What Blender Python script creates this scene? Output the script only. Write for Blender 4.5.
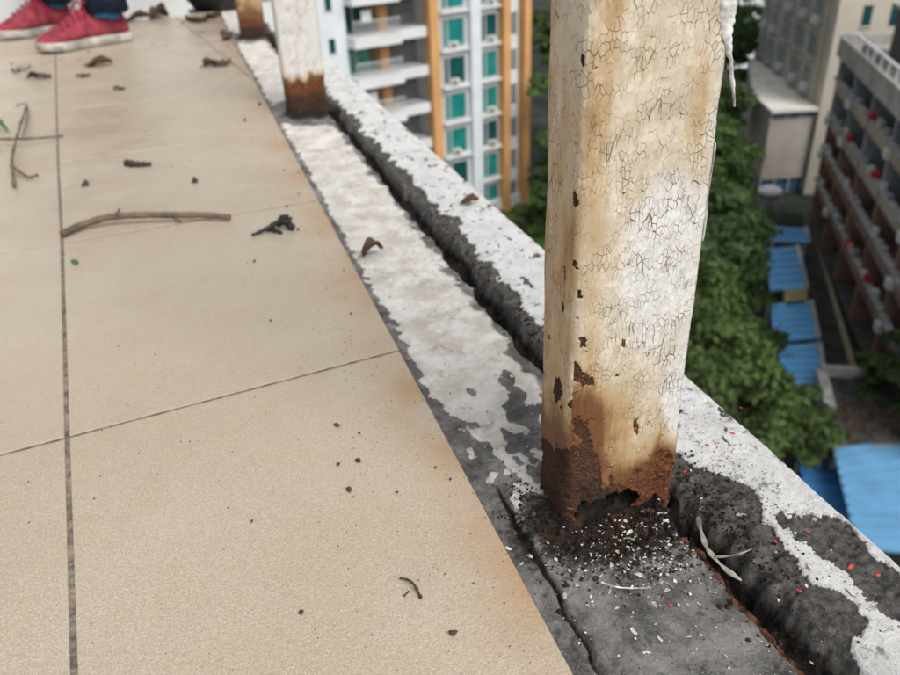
import bpy, math, random
import numpy as np
from mathutils import Vector, Matrix

for o in list(bpy.data.objects):
    bpy.data.objects.remove(o, do_unlink=True)
scene = bpy.context.scene
col = scene.collection
PI = math.pi
random.seed(7)
RNG = np.random.default_rng(11)

# ------------------------------------------------------------------ camera
# pinhole solved from the tile joints, the ledge lines and the posts (pixels of a 900 x 675 frame)
FPX, HORIZ, ROLL, CX, CY, CAMZ = 780.0, 437.0, -0.043, 450.0, 337.5, 0.333
_r, _p = math.atan(ROLL), math.atan(HORIZ / FPX)
_up = np.array([math.sin(_r) * math.cos(_p), -math.cos(_r) * math.cos(_p), -math.sin(_p)])
_fw = np.array([0, 0, 1.0]) - _up * _up[2]
_fw /= np.linalg.norm(_fw)
_rt = np.cross(_fw, _up)
RM = np.array([_rt, _fw, _up])                      # camera (x right, y down, z forward) -> world

def ray(x, y):
    return RM @ np.array([(x - CX) / FPX, (y - CY) / FPX, 1.0])

def ground_at(x, y, z=0.0):
    d = ray(x, y)
    t = (z - CAMZ) / d[2]
    return np.array([d[0] * t, d[1] * t])

cam_data = bpy.data.cameras.new('camera')
cam = bpy.data.objects.new('camera', cam_data)
col.objects.link(cam)
cam_data.sensor_width = 36.0
cam_data.lens = 36.0 * FPX / 900.0
cam_data.clip_start = 0.01
cam_data.clip_end = 2000.0
cx, cy, cz = RM[:, 0], -RM[:, 1], -RM[:, 2]
cam.matrix_world = Matrix(((cx[0], cy[0], cz[0], 0), (cx[1], cy[1], cz[1], 0), (cx[2], cy[2], cz[2], CAMZ), (0, 0, 0, 1)))
cam_data.dof.use_dof = True
cam_data.dof.focus_distance = 0.42
cam_data.dof.aperture_fstop = 11.5
scene.camera = cam
scene.render.resolution_x, scene.render.resolution_y = 1024, 768

# ------------------------------------------------------------------ sky, sun, exposure
SUN_EL, SUN_AZ = math.radians(50), math.radians(148)     # azimuth from +Y towards +X
world = bpy.data.worlds.new('World')
scene.world = world
world.use_nodes = True
wn, wl = world.node_tree.nodes, world.node_tree.links
wn.clear()
sky = wn.new('ShaderNodeTexSky')
sky.sky_type = 'NISHITA'
sky.sun_disc = False
sky.sun_elevation = SUN_EL
sky.sun_rotation = SUN_AZ
sky.dust_density = 5.0
sky.air_density = 1.2
hsv = wn.new('ShaderNodeHueSaturation')
hsv.inputs['Saturation'].default_value = 0.22
bg = wn.new('ShaderNodeBackground')
bg.inputs['Strength'].default_value = 0.105
wo = wn.new('ShaderNodeOutputWorld')
wl.new(sky.outputs[0], hsv.inputs['Color'])
wl.new(hsv.outputs[0], bg.inputs['Color'])
wl.new(bg.outputs[0], wo.inputs['Surface'])
sd = bpy.data.lights.new('sun', 'SUN')
sd.energy = 1.1
sd.angle = math.radians(35)
sd.color = (1.0, 0.97, 0.92)
sun = bpy.data.objects.new('sun', sd)
col.objects.link(sun)
_sd = Vector((math.sin(SUN_AZ) * math.cos(SUN_EL), math.cos(SUN_AZ) * math.cos(SUN_EL), math.sin(SUN_EL)))
sun.rotation_euler = _sd.to_track_quat('Z', 'Y').to_euler()
sun.location = (0, 0, 30)
vs = scene.view_settings
vs.view_transform = 'Standard'
vs.look = 'None'
vs.exposure = 0.58
vs.gamma = 1.0
vs.use_curve_mapping = False

# ------------------------------------------------------------------ numpy noise
def _hash(ix, iy, iz):
    h = (ix * 374761393 + iy * 668265263 + iz * 2147483647 * 3) & 0xFFFFFFFF
    h = ((h ^ (h >> 13)) * 1274126177) & 0xFFFFFFFF
    h = ((h ^ (h >> 16)) * 2246822519) & 0xFFFFFFFF
    return ((h ^ (h >> 15)) & 0xFFFFFF) / float(0xFFFFFF)

def vnoise(x, y, z=0.0):
    x, y, z = np.broadcast_arrays(np.asarray(x, float), np.asarray(y, float), np.asarray(z, float))
    fx, fy, fz = np.floor(x), np.floor(y), np.floor(z)
    ix, iy, iz = fx.astype(np.int64), fy.astype(np.int64), fz.astype(np.int64)
    tx, ty, tz = x - fx, y - fy, z - fz
    tx, ty, tz = tx * tx * (3 - 2 * tx), ty * ty * (3 - 2 * ty), tz * tz * (3 - 2 * tz)
    r = 0
    for a in (0, 1):
        for b in (0, 1):
            for c in (0, 1):
                r = r + _hash(ix + a, iy + b, iz + c) * np.where(a, tx, 1 - tx) * np.where(b, ty, 1 - ty) * np.where(c, tz, 1 - tz)
    return r * 2 - 1

def fbm(x, y, z=0.0, oct=4, gain=0.55):
    r, a, f = 0, 1.0, 1.0
    for k in range(oct):
        r = r + a * vnoise(np.asarray(x) * f + 17.3 * k, np.asarray(y) * f - 9.1 * k, np.asarray(z) * f + 3.7 * k)
        a *= gain
        f *= 2.03
    return r

def sst(a, b, x):
    t = np.clip((x - a) / (b - a), 0, 1)
    return t * t * (3 - 2 * t)

def in_poly(px, py, poly):
    inside = np.zeros(np.shape(px), bool)
    n = len(poly)
    for i in range(n):
        x1, y1 = poly[i]
        x2, y2 = poly[(i + 1) % n]
        c = ((y1 > py) != (y2 > py)) & (px < (x2 - x1) * (py - y1) / ((y2 - y1) if y2 != y1 else 1e-9) + x1)
        inside ^= c
    return inside

# ------------------------------------------------------------------ object helpers
def tag(o, label=None, cat=None, group=None, kind=None):
    if label: o['label'] = label
    if cat: o['category'] = cat
    if group: o['group'] = group
    if kind: o['kind'] = kind
    return o

def link(name, mesh, mat=None, parent=None, loc=None, smooth=False):
    o = bpy.data.objects.new(name, mesh)
    col.objects.link(o)
    if mat and mesh and not mesh.materials:
        mesh.materials.append(mat)
    if parent: o.parent = parent
    if loc is not None: o.location = loc
    if smooth and mesh:
        mesh.polygons.foreach_set('use_smooth', [True] * len(mesh.polygons))
    return o

def empty(name, loc=(0, 0, 0), rz=0.0):
    o = bpy.data.objects.new(name, None)
    col.objects.link(o)
    o.location = loc
    o.rotation_euler = (0, 0, rz)
    o.empty_display_size = 0.1
    return o

def mesh_np(name, V, Fq, attrs=None, uv=None):
    """V (n,3), Fq (m,4) or (m,3) arrays"""
    V = np.ascontiguousarray(V, np.float32)
    Fq = np.ascontiguousarray(Fq, np.int32)
    k = Fq.shape[1]
    me = bpy.data.meshes.new(name)
    me.vertices.add(len(V))
    me.vertices.foreach_set('co', V.ravel())
    me.loops.add(Fq.size)
    me.loops.foreach_set('vertex_index', Fq.ravel())
    me.polygons.add(len(Fq))
    me.polygons.foreach_set('loop_start', np.arange(0, Fq.size, k, dtype=np.int32))
    me.polygons.foreach_set('loop_total', np.full(len(Fq), k, np.int32))
    me.update(calc_edges=True)
    for n, a in (attrs or {}).items():
        at = me.attributes.new(n, 'FLOAT', 'POINT')
        at.data.foreach_set('value', np.ascontiguousarray(a, np.float32).ravel())
    if uv is not None:
        ul = me.uv_layers.new(name='uv')
        ul.data.foreach_set('uv', np.ascontiguousarray(uv[Fq.ravel()], np.float32).ravel())
    me.validate()
    return me

class MB:
    """collects simple solids into one mesh"""
    def __init__(s): s.v, s.f = [], []
    def box(s, x0, x1, y0, y1, z0, z1, M=None):
        b = len(s.v)
        P = [(x0, y0, z0), (x1, y0, z0), (x1, y1, z0), (x0, y1, z0), (x0, y0, z1), (x1, y0, z1), (x1, y1, z1), (x0, y1, z1)]
        if M is not None: P = [tuple(M @ Vector(p)) for p in P]
        s.v += P
        s.f += [tuple(b + i for i in q) for q in ((0, 3, 2, 1), (4, 5, 6, 7), (0, 1, 5, 4), (1, 2, 6, 5), (2, 3, 7, 6), (3, 0, 4, 7))]
        return s
    def prism(s, pts, z0, z1):
        b, n = len(s.v), len(pts)
        a = sum(pts[i][0] * pts[(i + 1) % n][1] - pts[(i + 1) % n][0] * pts[i][1] for i in range(n))
        if a < 0: pts = pts[::-1]
        s.v += [(p[0], p[1], z0) for p in pts] + [(p[0], p[1], z1) for p in pts]
        s.f.append(tuple(b + i for i in reversed(range(n))))
        s.f.append(tuple(b + n + i for i in range(n)))
        for i in range(n):
            j = (i + 1) % n
            s.f.append((b + i, b + j, b + n + j, b + n + i))
        return s
    def tube(s, pts, rad, n=8):
        pts = [Vector(p) for p in pts]
        if not hasattr(rad, '__len__'): rad = [rad] * len(pts)
        b = len(s.v)
        up = Vector((0.31, 0.17, 0.93))
        for i, p in enumerate(pts):
            t = (pts[min(i + 1, len(pts) - 1)] - pts[max(i - 1, 0)]).normalized()
            a = t.cross(up)
            if a.length < 1e-4: a = t.cross(Vector((1, 0, 0)))
            a.normalize()
            c = t.cross(a)
            for k in range(n):
                q = 2 * PI * k / n
                s.v.append(tuple(p + (a * math.cos(q) + c * math.sin(q)) * rad[i]))
        for i in range(len(pts) - 1):
            for k in range(n):
                k2 = (k + 1) % n
                s.f.append((b + i * n + k, b + (i + 1) * n + k, b + (i + 1) * n + k2, b + i * n + k2))
        s.f.append(tuple(b + k for k in range(n)))
        e = b + (len(pts) - 1) * n
        s.f.append(tuple(e + k for k in reversed(range(n))))
        return s
    def mesh(s, name):
        me = bpy.data.meshes.new(name)
        me.from_pydata(s.v, [], s.f)
        me.update()
        return me
    def build(s, name, mat, parent=None, smooth=False, bevel=0.0):
        o = link(name, s.mesh(name), mat, parent, smooth=smooth)
        if bevel:
            m = o.modifiers.new('bevel', 'BEVEL')
            m.width = bevel
            m.segments = 2
        return o

def copy_tree(o, parent=None):
    c = o.copy()
    col.objects.link(c)
    c.parent = parent
    for ch in list(o.children):
        copy_tree(ch, c)
    return c

# ------------------------------------------------------------------ material helpers
class NT:
    def __init__(s, name, rough=0.7, spec=0.5):
        s.m = bpy.data.materials.new(name)
        s.m.use_nodes = True
        s.t = s.m.node_tree
        s.b = s.t.nodes['Principled BSDF']
        s.b.inputs['Roughness'].default_value = rough
        s.b.inputs['Specular IOR Level'].default_value = spec
        s._tc = None
    def n(s, typ, **kw):
        nd = s.t.nodes.new(typ)
        for k, v in kw.items():
            if k in ('operation', 'blend_type', 'data_type', 'feature', 'distance', 'attribute_name', 'voronoi_dimensions', 'noise_dimensions', 'normalize', 'clamp', 'use_clamp'):
                setattr(nd, k, v)
            else:
                s.set(nd, k, v)
        return nd
    def set(s, nd, k, v):
        i = nd.inputs[k] if not isinstance(k, str) or k in nd.inputs else nd.inputs[int(k[1:])]
        if hasattr(v, 'is_output'): s.t.links.new(v, i)
        else: i.default_value = v
    def obj(s):
        if s._tc is None: s._tc = s.t.nodes.new('ShaderNodeTexCoord')
        return s._tc.outputs['Object']
    def pos(s):
        return s.t.nodes.new('ShaderNodeNewGeometry').outputs['Position']
    def noise(s, scale, detail=4, rough=0.6, co=None, dist=0.0):
        nd = s.n('ShaderNodeTexNoise', Scale=scale, Detail=detail, Roughness=rough, Distortion=dist)
        s.set(nd, 'Vector', co if co is not None else s.obj())
        return nd.outputs['Fac']
    def attr(s, name):
        return s.n('ShaderNodeAttribute', attribute_name=name).outputs['Fac']
    def math(s, op, a, b=0.0, c=None, clamp=False):
        nd = s.t.nodes.new('ShaderNodeMath')
        nd.operation = op
        nd.use_clamp = clamp
        for i, v in enumerate((a, b, c)):
            if v is None: continue
            if hasattr(v, 'is_output'): s.t.links.new(v, nd.inputs[i])
            else: nd.inputs[i].default_value = v
        return nd.outputs[0]
    def ramp(s, fac, a, b, lo=0.0, hi=1.0):
        nd = s.t.nodes.new('ShaderNodeMapRange')
        nd.interpolation_type = 'SMOOTHSTEP'
        for i, v in enumerate((fac, a, b, lo, hi)):
            if hasattr(v, 'is_output'): s.t.links.new(v, nd.inputs[i])
            else: nd.inputs[i].default_value = v
        return nd.outputs[0]
    def mix(s, fac, a, b, blend='MIX'):
        nd = s.t.nodes.new('ShaderNodeMix')
        nd.data_type = 'RGBA'
        nd.blend_type = blend
        for i, v in ((0, fac), (6, a), (7, b)):
            if hasattr(v, 'is_output'): s.t.links.new(v, nd.inputs[i])
            elif i == 0: nd.inputs[0].default_value = v
            else: nd.inputs[i].default_value = (*v, 1.0)
        return nd.outputs[2]
    def color(s, c):
        if hasattr(c, 'is_output'): s.t.links.new(c, s.b.inputs['Base Color'])
        else: s.b.inputs['Base Color'].default_value = (*c, 1)
    def rough(s, v): s.set(s.b, 'Roughness', v)
    def bump(s, h, strength=0.3, dist=0.001):
        nd = s.t.nodes.new('ShaderNodeBump')
        nd.inputs['Strength'].default_value = strength
        nd.inputs['Distance'].default_value = dist
        s.t.links.new(h, nd.inputs['Height'])
        s.t.links.new(nd.outputs[0], s.b.inputs['Normal'])

def plain(name, c, var=0.25, scale=3.0, rough=0.75, spec=0.3, bump=0.0, world=False):
    t = NT(name, rough, spec)
    co = t.pos() if world else None
    a = t.noise(scale, 5, 0.6, co)
    d = tuple(x * (1 - var) for x in c)
    l = tuple(min(1, x * (1 + var)) for x in c)
    t.color(t.mix(t.ramp(a, 0.3, 0.7), d, l))
    if bump: t.bump(t.noise(scale * 6, 4, 0.6, co), 0.4, bump)
    return t.m

M = {}
# ------------------------------------------------------------------ ledge frame: l runs along the parapet, s outwards
PL = np.array([-0.287, 0.958]); PL /= np.hypot(*PL)
PS = np.array([PL[1], -PL[0]])
TILE_S = 0.125
def ls_at(x, y, z=0.0):
    g = ground_at(x, y, z)
    return float(g @ PL), float(g @ PS)
def ls_xy(l, s):
    return np.stack([PL[0] * l + PS[0] * s, PL[1] * l + PS[1] * s], -1)
LEDGE_ROT = math.atan2(PS[1], PS[0])
POSTS = (0.324, 1.487, 2.54)
OUT_S = 0.322

_near = 0.005
PAINT_POLYS = [[ls_at(x, y, _near) for x, y in poly] for poly in (
    [(672, 432), (681, 455), (712, 470), (748, 484), (757, 490), (776, 517), (785, 514), (835, 510), (862, 535), (905, 577), (960, 640), (990, 600), (900, 500), (690, 320)],
    [(757, 488), (776, 515), (795, 530), (815, 552), (840, 570), (870, 595), (905, 628), (960, 690), (940, 690), (905, 650), (872, 618), (840, 592), (808, 572), (795, 557), (790, 540), (768, 520)],
    [(857, 634), (870, 618), (890, 612), (915, 622), (960, 690), (1000, 800), (920, 740), (880, 690), (862, 665)])]

def ledge_fields(l, s):
    l, s = np.asarray(l, float), np.asarray(s, float)
    near = 1 - sst(0.30, 0.42, l)
    gi = 0.2225 + 0.0035 * fbm(l * 30, 1.0 + 0 * l, oct=3) + 0.007 * near
    go = 0.2405 + 0.004 * fbm(l * 22, 7.0 + 0 * l, oct=4) + 0.009 * near * sst(0.38, 0.27, l)
    n1, n2, n3 = fbm(l * 25, s * 25), fbm(l * 120, s * 120, 3.0), fbm(l * 420, s * 420, 5.0, oct=3)
    z = -0.004 + 0.0012 * n1 + 0.0006 * n2 + 0.00025 * n3
    # gutter between the cut tiles and the mortar bed, open only near the first post
    gut = (1 - sst(0.40, 0.52, l)) * (1 - sst(0.136, 0.1405, s + 0.0022 * fbm(l * 60, 2.0 + 0 * l, oct=3)))
    crk = np.exp(-((s - 0.1395 + 0.0022 * fbm(l * 60, 2.0 + 0 * l, oct=3)) / 0.0014) ** 2) * (1 - sst(0.36, 0.42, l))
    z = z - 0.003 * gut - 0.0015 * gut * n2 - 0.006 * crk
    # lime skin on the bed
    brk = 0.5 + 0.30 * fbm(l * 14, s * 26, 1.0, oct=3) + 0.26 * fbm(l * 70, s * 95, 4.0, oct=4)
    lime = sst(-0.05, 0.06, brk - 1.0 + 1.15 * sst(0.20, 0.64, l) - 0.25 * sst(0.16, 0.128, s) * (1 - sst(0.55, 0.8, l))) * sst(0.128, 0.136, s + 0.005 * n2)
    for p in POSTS[1:]:
        r = np.hypot((l - p - 0.02) / 1.3, s - 0.193)
        lime = lime * sst(0.06, 0.13, r + 0.02 * fbm(l * 30, s * 30, 2.0))
    lime = lime * (1 - 0.85 * sst(0.20, 0.226, s + 0.008 * fbm(l * 45, s * 45, 9.0)))
    lime = np.clip(lime, 0, 1)
    z = z + 0.0009 * sst(0.35, 0.6, lime)
    # heap of rust and grit round the first post
    r1 = np.hypot((s - 0.196) / 0.062, (l - 0.324) / 0.046)
    heap = np.exp(-r1 ** 4) * (s < gi + 0.012)
    z = z + heap * (0.0018 + 0.0045 * np.abs(fbm(l * 90, s * 90, 8.0)) + 0.0022 * n2 + 0.0016 * n3)
    for p in POSTS[1:]:
        z = z + 0.006 * np.exp(-(np.hypot((s - 0.193) / 0.06, (l - p) / 0.05)) ** 4) * (0.6 + fbm(l * 70, s * 70))
    # groove
    inn = sst(-0.0015, 0.0030, s - gi + 0.0012 * n2)
    out = sst(-0.0045 - 0.002 * near, 0.0035, s - go + 0.0025 * n2)
    zg = -0.022 - 0.002 * near + (0.006) * fbm(l * 45, s * 45, 6.0) + 0.003 * n2 + 0.001 * n3
    rough_c = 0.0015 * n1 + 0.0019 * n2 + 0.0010 * n3
    zc = -0.002 + 0.0040 * sst(-0.002, 0.024 - 0.010 * near, s - go) + rough_c
    # paint on the kerb
    wl2 = l + 0.004 * fbm(l * 70, s * 70, 11.0) + 0.0015 * n3
    ws2 = s + 0.0035 * fbm(l * 80, s * 80, 12.0) + 0.0010 * n3
    sp = 0.2545 + 0.008 * fbm(l * 11, 3.0 + 0 * l, oct=3) + 0.0045 * fbm(l * 60, s * 20, 2.0, oct=3)
    paint = (l > 0.415) & (ws2 > sp)
    for poly in PAINT_POLYS:
        paint = paint | (in_poly(wl2, ws2, poly) & (l < 0.46))
    paint = paint.astype(float) * (s > go)
    worn = fbm(l * 60, s * 110, 21.0) > 0.85
    paint = np.where(worn & (l > 0.35), 0.0, paint)
    zc = zc + paint * (0.0018 - 0.75 * rough_c)
    z = z * (1 - inn) + zg * inn
    z = z * (1 - out) + zc * out
    ed = np.clip((s - (OUT_S - 0.003)) / 0.003, 0, 1)
    z = z - 0.003 * (1 - np.sqrt(np.clip(1 - ed * ed, 0, 1)))
    groove = inn * (1 - out)
    soil = np.clip(groove * 1.0 + gut * 0.30 + crk * 0.8 + heap * 0.95 + 0.55 * sst(0.205, 0.224, s) * (s < gi + 0.003) * sst(-0.2, 0.4, n1), 0, 1)
    for p in POSTS[1:]:
        soil = np.maximum(soil, 0.9 * np.exp(-(np.hypot((s - 0.193) / 0.065, (l - p) / 0.06)) ** 4))
    rust = np.clip(heap * (0.35 + 0.6 * fbm(l * 60, s * 60, 15.0)), 0, 1)
    rust = np.maximum(rust, 0.5 * sst(0.006, 0.0, np.abs(s - gi + 0.003)) * near * sst(-0.3, 0.3, n1))
    return z, dict(paint=paint, lime=lime, soil=soil, rust=rust, kerb=out * (1 - paint))

def ledge_z(l, s):
    return ledge_fields(np.asarray(l, float), np.asarray(s, float))[0]

# ------------------------------------------------------------------ near materials
t = NT('glazed_stone_tile', 0.36, 0.6)
co = t.pos()
big, mid = t.noise(3.2, 5, 0.6, co), t.noise(26, 5, 0.65, co)
fine, gr = t.noise(620, 3, 0.7, co), t.noise(230, 4, 0.7, co)
c = t.mix(t.ramp(big, 0.3, 0.7), (0.44, 0.375, 0.285), (0.51, 0.455, 0.365))
c = t.mix(t.math('MULTIPLY', t.ramp(mid, 0.45, 0.75), 0.35), c, (0.44, 0.33, 0.215))
c = t.mix(t.ramp(gr, 0.36, 0.64, 0.0, 0.42), (0.62, 0.54, 0.43), c) if False else t.mix(t.ramp(gr, 0.60, 0.72, 0.0, 0.35), c, (0.30, 0.22, 0.14))
c = t.mix(t.ramp(t.noise(900, 3, 0.75, co), 0.40, 0.60, 0.55, 0.0), c, (0.31, 0.23, 0.155))
c = t.mix(t.ramp(t.noise(420, 3, 0.7, co), 0.54, 0.68, 0.0, 0.45), c, (0.33, 0.25, 0.17))
c = t.mix(t.ramp(t.noise(760, 2, 0.6, co), 0.56, 0.68, 0.0, 0.45), c, (0.66, 0.60, 0.52))
c = t.mix(t.ramp(fine, 0.63, 0.72, 0.0, 0.6), c, (0.16, 0.12, 0.085))
# rust-water stain along the cut edge beside the ledge
sx = t.n('ShaderNodeVectorMath', operation='DOT_PRODUCT')
t.set(sx, 0, co); sx.inputs[1].default_value = (PS[0], PS[1], 0)
sdist = t.math('ADD', sx.outputs['Value'], t.math('MULTIPLY', t.math('SUBTRACT', t.noise(14, 4, 0.6, co), 0.5), 0.07))
st = t.ramp(sdist, TILE_S - 0.055, TILE_S + 0.01)
c = t.mix(t.math('MULTIPLY', st, t.ramp(t.noise(9, 3, 0.5, co), 0.35, 0.62, 0.05, 0.62)), c, (0.36, 0.19, 0.07))
dirt = t.ramp(t.noise(2.6, 8, 0.75, co), 0.48, 0.72)
c = t.mix(t.math('MULTIPLY', dirt, 0.42), c, (0.27, 0.20, 0.14))
t.color(c)
t.rough(t.ramp(t.noise(7, 5, 0.6, co), 0.3, 0.7, 0.26, 0.46))
t.bump(t.math('ADD', t.math('MULTIPLY', gr, 0.7), t.math('MULTIPLY', t.noise(420, 3, 0.6, co), 0.6)), 0.55, 0.0012)
M['tile'] = t.m

t = NT('dirty_grout', 0.9, 0.2)
co = t.pos()
t.color(t.mix(t.ramp(t.noise(90, 6, 0.8, co), 0.38, 0.62), (0.095, 0.077, 0.061), (0.27, 0.225, 0.18)))
t.bump(t.noise(300, 4, 0.7, co), 0.6, 0.001)
M['grout'] = t.m

t = NT('weathered_ledge', 0.85, 0.25)
co = t.pos()
n_a, n_b, n_c = t.noise(28, 6, 0.7, co), t.noise(160, 5, 0.7, co), t.noise(700, 4, 0.7, co)
paint, lime, soil, rust, kerb = (t.attr(k) for k in ('paint', 'lime', 'soil', 'rust', 'kerb'))
mort = t.mix(t.ramp(n_a, 0.3, 0.68), (0.060, 0.059, 0.057), (0.31, 0.302, 0.29))
mort = t.mix(t.ramp(n_b, 0.55, 0.72, 0.0, 0.7), mort, (0.045, 0.043, 0.04))
n_d = t.noise(2200, 3, 0.75, co)
mort = t.mix(t.ramp(n_c, 0.60, 0.68, 0.0, 0.65), mort, (0.44, 0.43, 0.41))
mort = t.mix(t.ramp(n_d, 0.56, 0.66, 0.0, 0.55), mort, (0.05, 0.048, 0.045))
mort = t.mix(t.ramp(t.noise(1300, 2, 0.5, co), 0.66, 0.72, 0.0, 0.8), mort, (0.55, 0.54, 0.52))
mort = t.mix(t.ramp(t.noise(55, 6, 0.7, co, 1.2), 0.56, 0.62, 0.0, 0.6), mort, (0.065, 0.064, 0.062))
kc = t.mix(t.ramp(n_b, 0.3, 0.7), (0.034, 0.033, 0.031), (0.15, 0.142, 0.132))
kc = t.mix(t.ramp(n_c, 0.58, 0.68, 0.0, 0.6), kc, (0.26, 0.25, 0.23))
kc = t.mix(t.ramp(n_d, 0.62, 0.70, 0.0, 0.6), kc, (0.36, 0.34, 0.31))
c = t.mix(kerb, mort, kc)
lc = t.mix(t.ramp(n_a, 0.35, 0.65), (0.62, 0.57, 0.50), (0.84, 0.82, 0.78))
lc = t.mix(t.ramp(n_b, 0.58, 0.72, 0.0, 0.7), lc, (0.30, 0.23, 0.19))
lc = t.mix(t.ramp(t.noise(60, 6, 0.75, co, 0.8), 0.52, 0.68, 0.0, 0.55), lc, (0.29, 0.245, 0.215))
lc = t.mix(t.ramp(n_d, 0.60, 0.70, 0.0, 0.6), lc, (0.20, 0.16, 0.13))
lfac = t.ramp(t.math('ADD', lime, t.math('MULTIPLY', t.math('SUBTRACT', n_b, 0.5), 0.9)), 0.35, 0.6)
c = t.mix(lfac, c, lc)
sfac = t.ramp(t.math('ADD', soil, t.math('MULTIPLY', t.math('SUBTRACT', n_b, 0.5), 0.8)), 0.30, 0.75)
sc = t.mix(t.ramp(n_c, 0.35, 0.7), (0.007, 0.006, 0.0055), (0.036, 0.028, 0.023))
c = t.mix(sfac, c, sc)
rfac = t.ramp(t.math('ADD', rust, t.math('MULTIPLY', t.math('SUBTRACT', n_b, 0.5), 0.9)), 0.35, 0.7)
c = t.mix(rfac, c, t.mix(n_c, (0.035, 0.014, 0.007), (0.20, 0.075, 0.03)))
pc = t.mix(t.ramp(n_a, 0.4, 0.7), (0.80, 0.80, 0.79), (0.64, 0.64, 0.635))
pc = t.mix(t.ramp(t.noise(95, 6, 0.75, co), 0.55, 0.66, 0.0, 0.85), pc, (0.16, 0.155, 0.15))
pc = t.mix(t.ramp(n_c, 0.58, 0.68, 0.0, 0.65), pc, (0.14, 0.13, 0.12))
pc = t.mix(t.ramp(t.noise(42, 6, 0.75, co, 1.0), 0.56, 0.70, 0.0, 0.5), pc, (0.28, 0.275, 0.27))
c = t.mix(t.ramp(paint, 0.35, 0.65), c, pc)
t.color(c)
t.rough(t.ramp(n_a, 0.3, 0.7, 0.6, 0.95))
t.bump(t.math('ADD', t.math('ADD', n_c, t.math('MULTIPLY', n_d, 0.6)), t.math('MULTIPLY', n_b, 1.2)), 0.9, 0.0017)
M['ledge'] = t.m

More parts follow.
